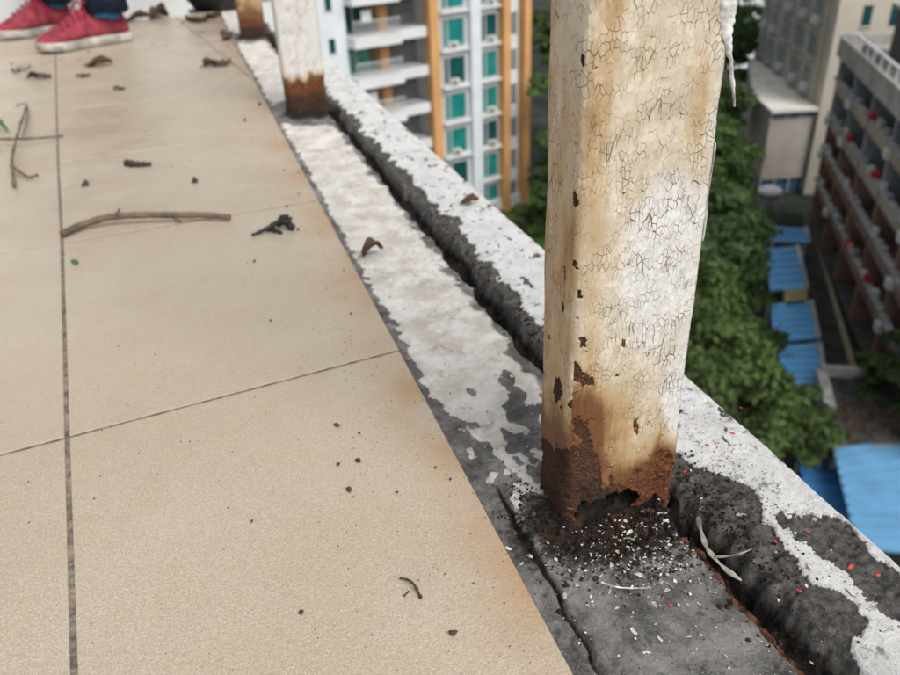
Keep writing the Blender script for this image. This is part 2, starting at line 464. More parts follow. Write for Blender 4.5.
def post_material(name, rust_only=False):
    t = NT(name, 0.55, 0.35)
    uv = t.t.nodes.new('ShaderNodeUVMap'); uv.uv_map = 'uv'
    u = uv.outputs[0]
    # slightly wandering coordinates for the crackle
    wn_ = t.n('ShaderNodeTexNoise', Scale=120.0, Detail=2.0); t.set(wn_, 'Vector', u)
    sub = t.n('ShaderNodeVectorMath', operation='SUBTRACT'); t.set(sub, 0, wn_.outputs['Color']); sub.inputs[1].default_value = (0.5, 0.5, 0.5)
    scl = t.n('ShaderNodeVectorMath', operation='SCALE'); t.set(scl, 0, sub.outputs[0]); scl.inputs['Scale'].default_value = 0.0045
    add = t.n('ShaderNodeVectorMath', operation='ADD'); t.set(add, 0, u); t.set(add, 1, scl.outputs[0])
    mp = t.n('ShaderNodeMapping'); t.set(mp, 'Vector', add.outputs[0]); mp.inputs['Scale'].default_value = (1.15, 0.62, 1.0)
    v1 = t.n('ShaderNodeTexVoronoi', feature='DISTANCE_TO_EDGE', voronoi_dimensions='2D', Scale=350.0); t.set(v1, 'Vector', mp.outputs[0])
    mpv = t.n('ShaderNodeMapping'); t.set(mpv, 'Vector', add.outputs[0]); mpv.inputs['Scale'].default_value = (1.0, 0.22, 1.0)
    v3 = t.n('ShaderNodeTexVoronoi', feature='DISTANCE_TO_EDGE', voronoi_dimensions='2D', Scale=240.0); t.set(v3, 'Vector', mpv.outputs[0])
    w3 = t.ramp(t.noise(38, 4, 0.7, u), 0.50, 0.70, 0.0, 0.085)
    crack3 = t.math('MULTIPLY', t.math('SUBTRACT', 1.0, t.ramp(v3.outputs[0], 0.0, t.math('ADD', w3, 0.003)), clamp=True), t.ramp(w3, 0.003, 0.02))
    v2 = t.n('ShaderNodeTexVoronoi', feature='DISTANCE_TO_EDGE', voronoi_dimensions='2D', Scale=430.0); t.set(v2, 'Vector', mp.outputs[0])
    vc = t.n('ShaderNodeTexVoronoi', feature='F1', voronoi_dimensions='2D', Scale=350.0); t.set(vc, 'Vector', mp.outputs[0])
    zone = t.ramp(t.noise(20, 3, 0.55, u), 0.35, 0.57)
    w1 = t.ramp(t.noise(75, 4, 0.65, u), 0.43, 0.68, 0.0, 0.08)
    w1 = t.math('MULTIPLY', w1, t.math('ADD', 0.22, t.math('MULTIPLY', zone, 0.9)))
    crack = t.math('SUBTRACT', 1.0, t.ramp(v1.outputs[0], t.math('MULTIPLY', w1, 0.35), t.math('ADD', w1, 0.004)), clamp=True)
    crack = t.math('MULTIPLY', crack, t.ramp(w1, 0.002, 0.012))
    w2 = t.ramp(t.noise(60, 3, 0.6, u), 0.52, 0.72, 0.0, 0.05)
    crack2 = t.math('MULTIPLY', t.math('SUBTRACT', 1.0, t.ramp(v2.outputs[0], 0.0, t.math('ADD', w2, 0.002)), clamp=True), t.ramp(w2, 0.002, 0.02))
    mps = t.n('ShaderNodeMapping'); t.set(mps, 'Vector', u); mps.inputs['Scale'].default_value = (1.0, 0.14, 1.0)
    rust, stain_shade, white = t.attr('rust'), t.attr('stain_shade'), t.attr('white')
    nb = t.noise(260, 5, 0.7, u); nc = t.noise(900, 4, 0.7, u); na = t.noise(40, 5, 0.65, u)
    iv = t.mix(t.ramp(na, 0.3, 0.7), (0.49, 0.415, 0.30), (0.61, 0.55, 0.445))
    wh = t.mix(t.ramp(nb, 0.35, 0.7), (0.66, 0.652, 0.635), (0.57, 0.54, 0.49))
    c = t.mix(t.ramp(t.math('ADD', white, t.math('MULTIPLY', t.math('SUBTRACT', na, 0.5), 0.6)), 0.3, 0.8), iv, wh)
    stn = t.math('ADD', stain_shade, t.math('ADD', t.math('MULTIPLY', t.math('SUBTRACT', t.noise(55, 5, 0.65, u), 0.5), 0.35), t.math('MULTIPLY', t.math('SUBTRACT', t.noise(75, 5, 0.65, mps.outputs[0]), 0.5), 0.75)))
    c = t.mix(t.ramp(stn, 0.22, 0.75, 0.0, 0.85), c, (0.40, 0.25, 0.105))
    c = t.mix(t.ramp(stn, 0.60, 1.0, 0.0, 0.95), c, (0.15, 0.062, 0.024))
    c = t.mix(t.ramp(nc, 0.66, 0.74, 0.0, 0.35), c, (0.23, 0.14, 0.07))
    cf = t.math('MULTIPLY', crack, 0.6)
    c = t.mix(cf, c, (0.20, 0.12, 0.06))
    c = t.mix(t.math('MULTIPLY', crack3, 0.75), c, (0.15, 0.085, 0.04))
    c = t.mix(t.math('MULTIPLY', crack2, 0.42), c, (0.25, 0.15, 0.075))
    rf = t.ramp(rust, 0.40, 0.60)
    rc = t.mix(t.ramp(nb, 0.35, 0.7), (0.022, 0.009, 0.006), (0.19, 0.060, 0.020))
    rc = t.mix(t.math('MULTIPLY', t.ramp(nc, 0.48, 0.66), t.ramp(na, 0.36, 0.58)), rc, (0.42, 0.165, 0.045))
    rc = t.mix(t.math('MULTIPLY', t.attr('char'), t.ramp(nb, 0.32, 0.6)), rc, (0.020, 0.017, 0.015))
    rc = t.mix(t.ramp(t.noise(1500, 2, 0.5, u), 0.68, 0.76, 0.0, 0.45), rc, (0.28, 0.24, 0.21))
    c = t.mix(rf, c, rc)
    t.color(c)
    t.rough(t.ramp(rust, 0.4, 0.6, 0.5, 0.92))
    h = t.math('MULTIPLY', t.math('SUBTRACT', 1.0, crack), 0.8)
    sb_ = t.n('ShaderNodeVectorMath', operation='SUBTRACT'); t.set(sb_, 0, mp.outputs[0]); t.set(sb_, 1, vc.outputs['Position'])
    rd_ = t.n('ShaderNodeVectorMath', operation='SUBTRACT'); t.set(rd_, 0, vc.outputs['Color']); rd_.inputs[1].default_value = (0.5, 0.85, 0.5)
    dt_ = t.n('ShaderNodeVectorMath', operation='DOT_PRODUCT'); t.set(dt_, 0, sb_.outputs[0]); t.set(dt_, 1, rd_.outputs[0])
    h = t.math('ADD', h, t.math('MULTIPLY', dt_.outputs['Value'], t.math('MULTIPLY', zone, 520.0)))
    h = t.math('SUBTRACT', h, t.math('MULTIPLY', crack3, 0.8))
    h = t.math('ADD', h, t.math('MULTIPLY', vc.outputs['Distance'], t.math('MULTIPLY', zone, 0.1)))
    h = t.math('ADD', h, t.math('MULTIPLY', crack2, -0.35))
    h = t.math('ADD', t.math('MULTIPLY', h, t.math('SUBTRACT', 1.0, rf)), t.math('MULTIPLY', t.math('ADD', nb, nc), rf))
    h = t.math('ADD', h, t.math('MULTIPLY', nb, 0.25))
    t.bump(h, 0.8, 0.0011)
    return t.m
M['post'] = post_material('crackled_ivory_paint')

M['flake'] = plain('old_white_paint_flake', (0.47, 0.455, 0.42), 0.5, 160, 0.7, 0.3, 0, True)
M['hole_shade'] = plain('black_hole_shade', (0.010, 0.007, 0.006), 0.5, 200, 0.95, 0.1)  # near-black colour standing in for the shade inside the post
M['curl'] = plain('peeled_white_paint', (0.60, 0.595, 0.58), 0.35, 200, 0.8)
M['redchip'] = plain('red_paint_chip', (0.45, 0.06, 0.045), 0.35, 200, 0.6)
M['crumb'] = plain('rust_crumb', (0.032, 0.021, 0.016), 0.8, 250, 0.95, 0.15, 0, True)
M['grit'] = plain('dark_grit', (0.06, 0.048, 0.038), 0.5, 400, 0.95, 0.15)
M['twig'] = plain('dry_twig_bark', (0.15, 0.108, 0.075), 0.4, 60, 0.85, 0.2, 0.001)
M['leaf_dry'] = plain('dry_brown_leaf', (0.085, 0.052, 0.032), 0.4, 60, 0.8, 0.2)
M['black_debris'] = plain('blackened_debris', (0.018, 0.015, 0.014), 0.4, 200, 0.7, 0.4)
M['green_leaf'] = plain('fresh_green_leaf', (0.05, 0.14, 0.03), 0.3, 50, 0.6)
M['plastic'] = plain('grimy_plastic_strip', (0.27, 0.245, 0.21), 0.45, 90, 0.5)
M['rust_strip'] = plain('rusted_steel_strip', (0.085, 0.036, 0.02), 0.8, 160, 0.9, 0.2, 0.0006)
M['plaster'] = plain('pale_grey_plaster', (0.62, 0.645, 0.65), 0.10, 2.2, 0.85, 0.2, 0.004)
M['render'] = plain('grey_render', (0.42, 0.42, 0.41), 0.15, 1.2, 0.9, 0.2, 0.004)

# ------------------------------------------------------------------ terrace floor of single tiles
GA = math.radians(113.0)
GL = np.array([math.cos(GA), math.sin(GA)])
rows = []                                            # (point on joint A, cross direction angle) for each cross joint
a1, a2, a3 = ground_at(67, 437), ground_at(62, 243), ground_at(58, 162)
angs = (24.4, 21.6, 21.8)
rows_base = {0: a1, 1: a2, 2: a3}
step = 0.4
for k in range(-4, 8):
    if k in rows_base: p = rows_base[k]
    elif k < 0: p = a1 + GL * step * k
    else: p = a3 + GL * step * (k - 2)
    ang = {0: 24.0, 1: 21.6, 2: 21.8}.get(k, 23.0)
    rows.append((p, math.radians(ang)))
far_seam = ground_at(273, 93)
def clip(poly, n, d):
    out = []
    for i in range(len(poly)):
        p, q = poly[i], poly[(i + 1) % len(poly)]
        dp, dq = p @ n - d, q @ n - d
        if dp <= 0: out.append(p)
        if dp * dq < 0: out.append(p + (q - p) * dp / (dp - dq))
    return out
floor_mb = MB()
WALL_A, WALL_B = ground_at(123, 22), ground_at(190, 14.5)
WD = (WALL_B - WALL_A) / np.hypot(*(WALL_B - WALL_A))
WN = np.array([-WD[1], WD[0]])                       # away from the camera
lo, hi = ls_xy(-1.6, TILE_S - 0.0045), ls_xy(3.45, TILE_S - 0.0045)
floor_mb.prism([tuple(lo), tuple(hi), tuple(hi + GL * 0 - PS * 4.6), tuple(lo - PS * 4.6)], -0.05, -0.0009)
terrace = floor_mb.build('terrace_floor', M['grout'])
tag(terrace, 'beige tiled terrace floor with dirty recessed grout joints', kind='structure')
GW = 0.0017
def tile_mesh(poly):
    n = len(poly)
    c0 = sum(poly) / n
    def inset(d):
        res = []
        for i in range(n):
            a, b, c = poly[i - 1], poly[i], poly[(i + 1) % n]
            e1, e2 = (b - a) / np.hypot(*(b - a)), (c - b) / np.hypot(*(c - b))
            n1, n2 = np.array([-e1[1], e1[0]]), np.array([-e2[1], e2[0]])
            m = n1 + n2
            m = m / max(0.2, (m @ m) / 2)
            res.append(b + m * d)
        return res
    dz = random.uniform(-0.0004, 0.0004)
    V, Fc = [], []
    for d, z in ((GW, -0.008), (GW, -0.0008), (GW + 0.0002, -0.0002), (GW + 0.0007, 0.0)):
        V += [(p[0], p[1], z + dz) for p in inset(d)]
    for r in range(3):
        for i in range(n):
            j = (i + 1) % n
            Fc.append((r * n + i, r * n + j, (r + 1) * n + j, (r + 1) * n + i))
    Fc.append(tuple(3 * n + i for i in range(n)))
    me = bpy.data.meshes.new('tile')
    me.from_pydata(V, [], Fc)
    me.update()
    return me
for r in range(len(rows) - 1):
    for cidx in range(-8, 3):
        (p0, g0), (p1, g1) = rows[r], rows[r + 1]
        d0, d1 = np.array([math.cos(g0), math.sin(g0)]), np.array([math.cos(g1), math.sin(g1)])
        w = 0.405
        quad = [p0 + d0 * w * cidx, p0 + d0 * w * (cidx + 1), p1 + d1 * w * (cidx + 1), p1 + d1 * w * cidx]
        quad = clip(quad, PS, TILE_S)
        if len(quad) >= 3: quad = clip(quad, WN, WALL_A @ WN + 0.02)
        if len(quad) < 3: continue
        clean = [quad[0]]
        for q in quad[1:]:
            if np.hypot(*(q - clean[-1])) > 0.004: clean.append(q)
        if len(clean) > 2 and np.hypot(*(clean[0] - clean[-1])) < 0.004: clean.pop()
        if len(clean) < 3: continue
        area = 0.5 * sum(clean[i][0] * clean[(i + 1) % len(clean)][1] - clean[(i + 1) % len(clean)][0] * clean[i][1] for i in range(len(clean)))
        if area < 0.0006: continue
        link('tile', tile_mesh(clean), M['tile'], terrace)

# ------------------------------------------------------------------ ledge, groove and outer kerb
ll = list(np.arange(-1.2, 0.12, 0.02))
x = 0.12
while x < 3.35:
    ll.append(x)
    x += 0.0012 * max(1.0, x / 0.36)
ll = np.array(ll)
ss = np.concatenate([np.arange(0.1195, OUT_S - 0.0031, 0.0012), np.linspace(OUT_S - 0.003, OUT_S, 5)])
Lg, Sg = np.meshgrid(ll, ss, indexing='ij')
Zg, at = ledge_fields(Lg.ravel(), Sg.ravel())
Zg = Zg.reshape(Lg.shape)
skirt = [-0.02, -0.06, -0.30]
Lx = np.concatenate([Lg, np.repeat(Lg[:, -1:], 3, 1)], 1)
Sx = np.concatenate([Sg, np.repeat(Sg[:, -1:], 3, 1)], 1)
Zx = np.concatenate([Zg, np.repeat(np.array([skirt]), len(ll), 0)], 1)
attrs = {k: np.concatenate([v.reshape(Lg.shape), np.repeat(v.reshape(Lg.shape)[:, -1:], 3, 1)], 1).ravel() for k, v in at.items()}
XY = ls_xy(Lx.ravel(), Sx.ravel())
V = np.concatenate([XY, Zx.reshape(-1, 1)], 1)
nl, ns = Lx.shape
I = (np.arange(nl - 1)[:, None] * ns + np.arange(ns - 1)[None, :]).ravel()
Fq = np.stack([I, I + 1, I + 1 + ns, I + ns], 1)
ledge = link('parapet_ledge', mesh_np('parapet_ledge', V, Fq, attrs), M['ledge'], smooth=True)
tag(ledge, 'crumbling grey mortar ledge with dark groove and peeling white outer kerb', 'ledge')
# core of the slab below the ledge, and the outside wall of our own block
c4 = [tuple(ls_xy(a, b)) for a, b in ((-1.6, TILE_S + 0.0105), (3.45, TILE_S + 0.0105), (3.45, OUT_S - 0.003), (-1.6, OUT_S - 0.003))]
tag(MB().prism(c4, -0.6, -0.062).build('slab_edge', M['render']), 'rendered concrete slab edge under the ledge', kind='structure')
c4 = [tuple(ls_xy(a, b)) for a, b in ((-4, -9.0), (3.45, -9.0), (3.45, OUT_S - 0.02), (-4, OUT_S - 0.02))]
tag(MB().prism(c4, -25.0, -0.601).build('block_wall', M['render']), 'outside wall of the block under the terrace', kind='structure')

# rusted steel strip along the groove's inner lip, near the camera
pts = []
rs = MB()
prev = None
la = np.linspace(0.14, 0.292, 60)
sa = 0.2285 + 0.0035 * fbm(la * 30, 1.0 + 0 * la, oct=3)
za = ledge_z(la, sa - 0.006)
Vs, Fs = [], []
for i in range(len(la)):
    w = 0.0014 + 0.0012 * math.sin(i * 1.7) * math.sin(i * 0.63)
    zt = za[i] - 0.0003 + 0.0006 * math.sin(i * 0.8) * math.sin(i * 0.37)
    for so, zo in ((-w, zt), (w, zt + 0.0004), (w, zt - 0.014), (-w, zt - 0.014)):
        xy = ls_xy(la[i], sa[i] + so)
        Vs.append((xy[0], xy[1], zo))
for i in range(len(la) - 1):
    for k in range(4):
        k2 = (k + 1) % 4
        Fs.append((i * 4 + k, i * 4 + k2, i * 4 + 4 + k2, i * 4 + 4 + k))
me = bpy.data.meshes.new('rusted_strip'); me.from_pydata(Vs, [], Fs); me.update()
link('rusted_strip', me, M['rust_strip'], ledge)

# ------------------------------------------------------------------ railing posts
PW, PD, PR = 0.0735, 0.042, 0.0055
S0 = 0.1655
POST_S = (0.1655, 0.153, 0.153)
def face_front(x, y, l0=POSTS[0]):
    """pixel -> (across, height) on a post's face towards the camera"""
    n = PL
    r = ray(x, y)
    t = l0 / (n @ r[:2])
    P = np.array([0, 0, CAMZ]) + r * t
    return float(P[:2] @ PS - S0), float(P[2])
def face_left(x, y, l0=POSTS[0]):
    r = ray(x, y)
    t = S0 / (PS @ r[:2])
    P = np.array([0, 0, CAMZ]) + r * t
    return float(P[:2] @ PL - l0), float(P[2])

def perimeter(n_side):
    """closed outline of the tube: list of (x, y, nx, ny, u) starting at the left face back corner, going over the front"""
    pts = []
    w, d, r = PW, PD, PR
    def arc(cx_, cy_, a0, a1, k):
        for i in range(k):
            a = a0 + (a1 - a0) * (i + 0.5) / k
            pts.append((cx_ + r * math.cos(a), cy_ + r * math.sin(a), math.cos(a), math.sin(a)))
    def seg(x0, y0, x1, y1, nx, ny):
        L = math.hypot(x1 - x0, y1 - y0)
        k = max(2, int(L / n_side))
        for i in range(k + 1):
            q = i / k
            pts.append((x0 + (x1 - x0) * q, y0 + (y1 - y0) * q, nx, ny))
    ka = max(2, int(r * 1.57 / n_side) - 1)
    seg(0, d - r, 0, r, -1, 0); arc(r, r, PI, 1.5 * PI, ka)
    seg(r, 0, w - r, 0, 0, -1); arc(w - r, r, 1.5 * PI, 2 * PI, ka)
    seg(w, r, w, d - r, 1, 0); arc(w - r, d - r, 0, PI / 2, ka)
    seg(w - r, d, r, d, 0, 1); arc(r, d - r, PI / 2, PI, ka)
    u = [0.0]
    for i in range(1, len(pts)):
        u.append(u[-1] + math.hypot(pts[i][0] - pts[i - 1][0], pts[i][1] - pts[i - 1][1]))
    return np.array(pts), np.array(u)

def interp(poly, x):
    xs, ys = zip(*poly)
    return np.interp(x, xs, ys)

# rust border on the first post, traced on its two visible faces
FR_BORDER = [face_front(*p) for p in ((572, 446), (590, 444), (597, 452), (601, 478), (612, 481), (625, 480), (637, 472), (648, 464), (656, 452), (668, 455), (676, 458), (684, 450))]
LF_BORDER = sorted(face_left(*p) for p in ((570, 452), (560, 448), (552, 446), (546, 438), (541, 425)))
FR_PATCH = [[face_front(*p) for p in poly] for poly in (
    [(580, 337), (586, 336), (587, 346), (580, 347)], [(621, 340), (626, 339), (625, 346), (621, 346)],
    [(570, 365), (577, 360), (581, 366), (580, 371), (588, 373), (594, 379), (592, 384), (585, 386), (578, 381), (569, 380), (573, 373)],
    [(614, 373), (619, 373), (618, 376), (614, 376)],
    [(577, 415), (581, 416), (583, 424), (589, 418), (587, 427), (591, 435), (588, 444), (584, 440), (575, 434), (573, 426)],
    [(633, 421), (638, 419), (638, 434), (634, 436), (632, 430)],
    [(579, 287), (583, 288), (584, 298), (579, 296)], [(576, 271), (579, 272), (578, 277), (576, 276)],
    [(574, 316), (577, 316), (577, 320), (574, 320)])]
LF_PATCH = [[face_left(*p) for p in poly] for poly in (
    [(556, 378), (560, 376), (563, 388), (561, 400), (557, 404), (554, 392)],)]

def build_post(k, detail):
    l0 = POSTS[k]
    root = empty('railing_post', (*ls_xy(l0, POST_S[k]), 0.0), LEDGE_ROT)
    step = 0.00075 if detail else 0.003
    P, U = perimeter(step)
    zf = np.concatenate([np.arange(-0.012, 0.325 if detail else 0.30, 0.0008 if detail else 0.004), np.linspace(0.335, 1.05, 30)])
    n, m = len(P), len(zf)
    X = np.repeat(P[None, :, 0], m, 0); Y = np.repeat(P[None, :, 1], m, 0)
    NX = np.repeat(P[None, :, 2], m, 0); NY = np.repeat(P[None, :, 3], m, 0)
    UU = np.repeat(U[None, :], m, 0); Z = np.repeat(zf[:, None], n, 1)
    sd_ = 40.0 * k
    wob = 0.0035 * fbm(UU * 90, Z * 90, sd_, oct=4) + 0.004 * fbm(UU * 210, Z * 45, sd_ + 6, oct=3)
    wob2 = 0.0016 * fbm(UU * 300, Z * 300, sd_ + 3, oct=3)
    front = NY < -0.7
    left = NX < -0.71
    if detail:
        bf = interp(FR_BORDER, X)
        bl = interp(LF_BORDER, Y)
        border = np.where(front, bf, np.where(left, bl, 0.032 + 0.006 * fbm(UU * 40, 0 * UU, 3.0)))
    else:
        border = (0.060 if k == 1 else 0.05) + 0.012 * fbm(UU * 40, 0 * UU, sd_, oct=3)
    rust = sst(0.0009, -0.0009, Z - border - wob - wob2)
    if detail:
        for poly in FR_PATCH:
            rust = np.maximum(rust, (in_poly(X + wob2 * 0.7, Z + wob * 0.25, poly) & front).astype(float))
        for poly in LF_PATCH:
            rust = np.maximum(rust, (in_poly(Y + wob2 * 0.7, Z + wob * 0.25, poly) & left).astype(float))
        cr = fbm(UU * 130, Z * 70, 77.0)
        rust = np.maximum(rust, ((cr > 1.02) & (Z < 0.30)).astype(float) * np.where(left, 1.0, 0.0))
        # bare corner lines on the far right edge
        rust = np.maximum(rust, ((NX > 0.55) & (fbm(UU * 200, Z * 30, 5.0) > -0.25)).astype(float))
    h = Z - border
    stain_shade = 1.15 * np.exp(-np.clip(h, 0, 9) / 0.017) + 0.0
    if detail:
        edge = np.exp(-((X - 0.006) / 0.010) ** 2) * front
        stain_shade = stain_shade + 0.16 * edge * (0.6 + 0.7 * fbm(Z * 14, 0 * Z, 2.0))
        top = sst(0.12, 0.25, Z) * sst(0.075, 0.03, X) * front
        stain_shade = stain_shade + top * (0.30 + 0.18 * fbm(X * 70, Z * 9, 6.0))
        stain_shade = stain_shade + 0.22 * sst(0.034, 0.006, X) * front * (Z < 0.30)
        stain_shade = stain_shade + 0.58 * np.exp(-((Z - 0.065 - 0.15 * X) / 0.036) ** 2) * sst(0.08, 0.02, X) * front
        stain_shade = stain_shade + 0.5 * np.exp(-((X - 0.060) / 0.009) ** 2 - ((Z - 0.245) / 0.03) ** 2) * front
        stain_shade = stain_shade + np.where(left, 0.46 + 0.30 * fbm(Y * 50, Z * 14, 9.0), 0.0)  # left face browned all over: grime plus shade put into the colour
        white = np.exp(-((X - 0.046) / 0.022) ** 2 - ((Z - 0.165) / 0.052) ** 2) * 1.25 + 0.75 * np.exp(-((X - 0.066) / 0.012) ** 2 - ((Z - 0.075) / 0.03) ** 2) + 0.45 * np.exp(-((X - 0.072) / 0.008) ** 2)
        white = white * front + 0.02
    else:
        stain_shade = 1.2 * np.exp(-np.clip(h, 0, 9) / (0.014 if k == 1 else 0.09)) + 0.25 * sst(0.2, 0.6, fbm(UU * 30, Z * 22, sd_))
        white = np.full_like(Z, 1.0 if k == 1 else 0.2)
    char = sst(0.3, 0.0, h / np.maximum(border, 0.01) + 0.55) * 1.0
    if detail:
        char = np.maximum(0.25 * char, np.where(left, 0.85, 0) + front * (0.75 * sst(0.040, 0.018, X + 0.008 * fbm(X * 90, Z * 90, 3.0))) + 0.9 * front * np.exp(-(((X - 0.020) / 0.008) ** 2 + ((Z - 0.016) / 0.012) ** 2)))
    out = 0.0007 * (1 - rust) + rust * (-0.0003 + 0.0005 * fbm(UU * 150, Z * 150, sd_ + 9) + 0.0006 * fbm(UU * 600, Z * 600, sd_ + 5, oct=3))
    swell = sst(0.030, 0.0, Z) * (0.0002 + 0.0006 * fbm(UU * 60, Z * 60, sd_ + 1))
    out = out + swell * rust
    out = out + (1 - rust) * 0.0004 * fbm(UU * 45, Z * 25, sd_ + 2)
    if detail:
        scab = front * np.exp(-(((X - 0.021) / 0.009) ** 4 + ((Z - 0.018) / 0.012) ** 4))
        out = out + scab * (0.0022 + 0.0008 * fbm(UU * 250, Z * 250, 4.0))
        scab2 = front * np.exp(-(((X - 0.066) / 0.010) ** 4 + ((Z - 0.026) / 0.009) ** 4))
        out = out + scab2 * (0.0018 + 0.0010 * fbm(UU * 250, Z * 250, 14.0))
    V = np.stack([X + NX * out, Y + NY * out, Z], -1).reshape(-1, 3)
    I = (np.arange(m - 1)[:, None] * n + np.arange(n)[None, :])
    J = (np.arange(m - 1)[:, None] * n + (np.arange(n)[None, :] + 1) % n)
    Fq = np.stack([I.ravel(), J.ravel(), (J + n).ravel(), (I + n).ravel()], 1)
    if detail:
        hx, hz = face_front(606, 519)
        cxm = X[:-1, :]; czm = Z[:-1, :]
        rr = ((cxm - hx) / 0.0215) ** 2 + ((czm - 0.004) / 0.0120) ** 2 + 0.35 * fbm(UU[:-1] * 160, czm * 160, 31.0)
        keep = ~((rr < 1.0) & (front[:-1, :]))
        Fq = Fq[keep.ravel()]
    uv = np.stack([UU.ravel(), Z.ravel() + 0.37 * k], 1)
    me = mesh_np('shaft', V, Fq, dict(rust=rust.ravel(), stain_shade=stain_shade.ravel(), white=white.ravel(), char=np.clip(char, 0, 1).ravel()), uv)
    sh = link('shaft', me, M['post'], root, smooth=True)
    if detail: MB().box(0.004, PW - 0.004, 0.026, PD - 0.004, -0.012, 0.30).build('dark_filler', M['hole_shade'], root)  # black box added inside the tube so the rusted hole reads dark
    cap = MB().box(-0.002, PW + 0.002, -0.002, PD + 0.002, 1.0505, 1.056).build('cap', M['flake'], root)
    return root
post = [build_post(0, True), build_post(1, False), build_post(2, False)]
tag(post[0], 'large nearest railing post with crackled ivory paint and rotted rusty foot', 'railing post', 'railing posts along the ledge')
tag(post[1], 'middle railing post with whiter paint and black rusted foot beside the tiles', 'railing post', 'railing posts along the ledge')
tag(post[2], 'farthest railing post, brown stained, near the top of the photo', 'railing post', 'railing posts along the ledge')

# curl of white paint peeling from the right edge of the first post
def ribbon(name, path, widths, thick, mat, parent=None, side=(1, 0, 0), jag=0.0):
    Vs, Fs = [], []
    side = Vector(side).normalized()
    for i, p in enumerate(path):
        p = Vector(p)
        t = (Vector(path[min(i + 1, len(path) - 1)]) - Vector(path[max(i - 1, 0)])).normalized()
        b = (side - t * side.dot(t)).normalized()
        b = Matrix.Rotation(0.5 * math.sin(i * 0.7), 3, t) @ b
        nn = t.cross(b)
        w = widths[i] * (1 + jag * random.uniform(-1, 1))
        for a, c_ in ((-1, 1), (1, 1), (1, -1), (-1, -1)):
            Vs.append(tuple(p + b * w * a * 0.5 + nn * (thick * 0.5 * c_ + abs(a) * w * 0.12)))
    n = len(path)
    for i in range(n - 1):
        for k in range(4):
            k2 = (k + 1) % 4
            Fs.append((i * 4 + k, i * 4 + k2, i * 4 + 4 + k2, i * 4 + 4 + k))
    Fs += [(3, 2, 1, 0), (n * 4 - 4, n * 4 - 3, n * 4 - 2, n * 4 - 1)]
    me = bpy.data.meshes.new(name); me.from_pydata(Vs, [], Fs); me.update()
    o = link(name, me, mat, parent, smooth=True)
    sb = o.modifiers.new('sub', 'SUBSURF'); sb.levels = sb.render_levels = 1
    return o
LB_ = sorted((face_front(x, y)[1], face_front(x, y)[0]) for x, y in ((716, -30), (718, 0), (716, 15), (719, 28), (722, 37), (727, 60), (730, 80), (732, 106)))
RB_ = sorted((face_front(x, y)[1], face_front(x, y)[0]) for x, y in ((738, -30), (737, 0), (734, 15), (732, 30), (731, 45), (733, 60), (734, 80), (734.5, 106)))
nz_, nw_ = 70, 9
zz_ = np.linspace(LB_[0][0], LB_[-1][0], nz_)
xl_ = np.interp(zz_, *zip(*LB_)) + 0.0005 * fbm(zz_ * 300, 0 * zz_, 3.0)
xr_ = np.interp(zz_, *zip(*RB_)) + 0.0008 * fbm(zz_ * 260, 0 * zz_, 8.0)
gx_ = xl_[:, None] + (xr_ - xl_)[:, None] * np.linspace(0, 1, nw_)[None, :]
gz_ = np.repeat(zz_[:, None], nw_, 1)
gy_ = -0.0022 + 0.0009 * fbm(gx_ * 300, gz_ * 160, 5.0) + 0.0022 * (np.linspace(0, 1, nw_)[None, :] - 0.5) ** 2 * 4 * 0.6
I_ = (np.arange(nz_ - 1)[:, None] * nw_ + np.arange(nw_ - 1)[None, :]).ravel()
pc_ = link('paint_curl', mesh_np('paint_curl', np.stack([gx_, gy_, gz_], -1).reshape(-1, 3), np.stack([I_, I_ + 1, I_ + 1 + nw_, I_ + nw_], 1)), M['curl'], post[0], smooth=True)
so_ = pc_.modifiers.new('thickness', 'SOLIDIFY'); so_.thickness = 0.0003
path = [(PW - 0.0012 + 0.0004 * math.sin(i), 0.0008, 0.225 - i * 0.006) for i in range(10)]
ribbon('paint_curl', path, [0.0016 + 0.0005 * math.sin(i * 2.3) for i in range(10)], 0.0005, M['flake'], post[0], (0.6, -1, 0), 0.25)

# ------------------------------------------------------------------ far end of the terrace
wall_rot = math.atan2(WD[1], WD[0])
ew = empty('end_wall', (*WALL_B, 0.0), wall_rot)
MB().box(-4.2, 0.0, 0.0, 0.14, -0.05, 1.15).build('wall_face', M['plaster'], ew, bevel=0.006)
MB().box(-4.22, 0.02, -0.02, 0.16, 1.1505, 1.20).build('coping', M['render'], ew, bevel=0.004)
tag(ew, 'pale grey plastered end wall behind the red shoes', 'wall')

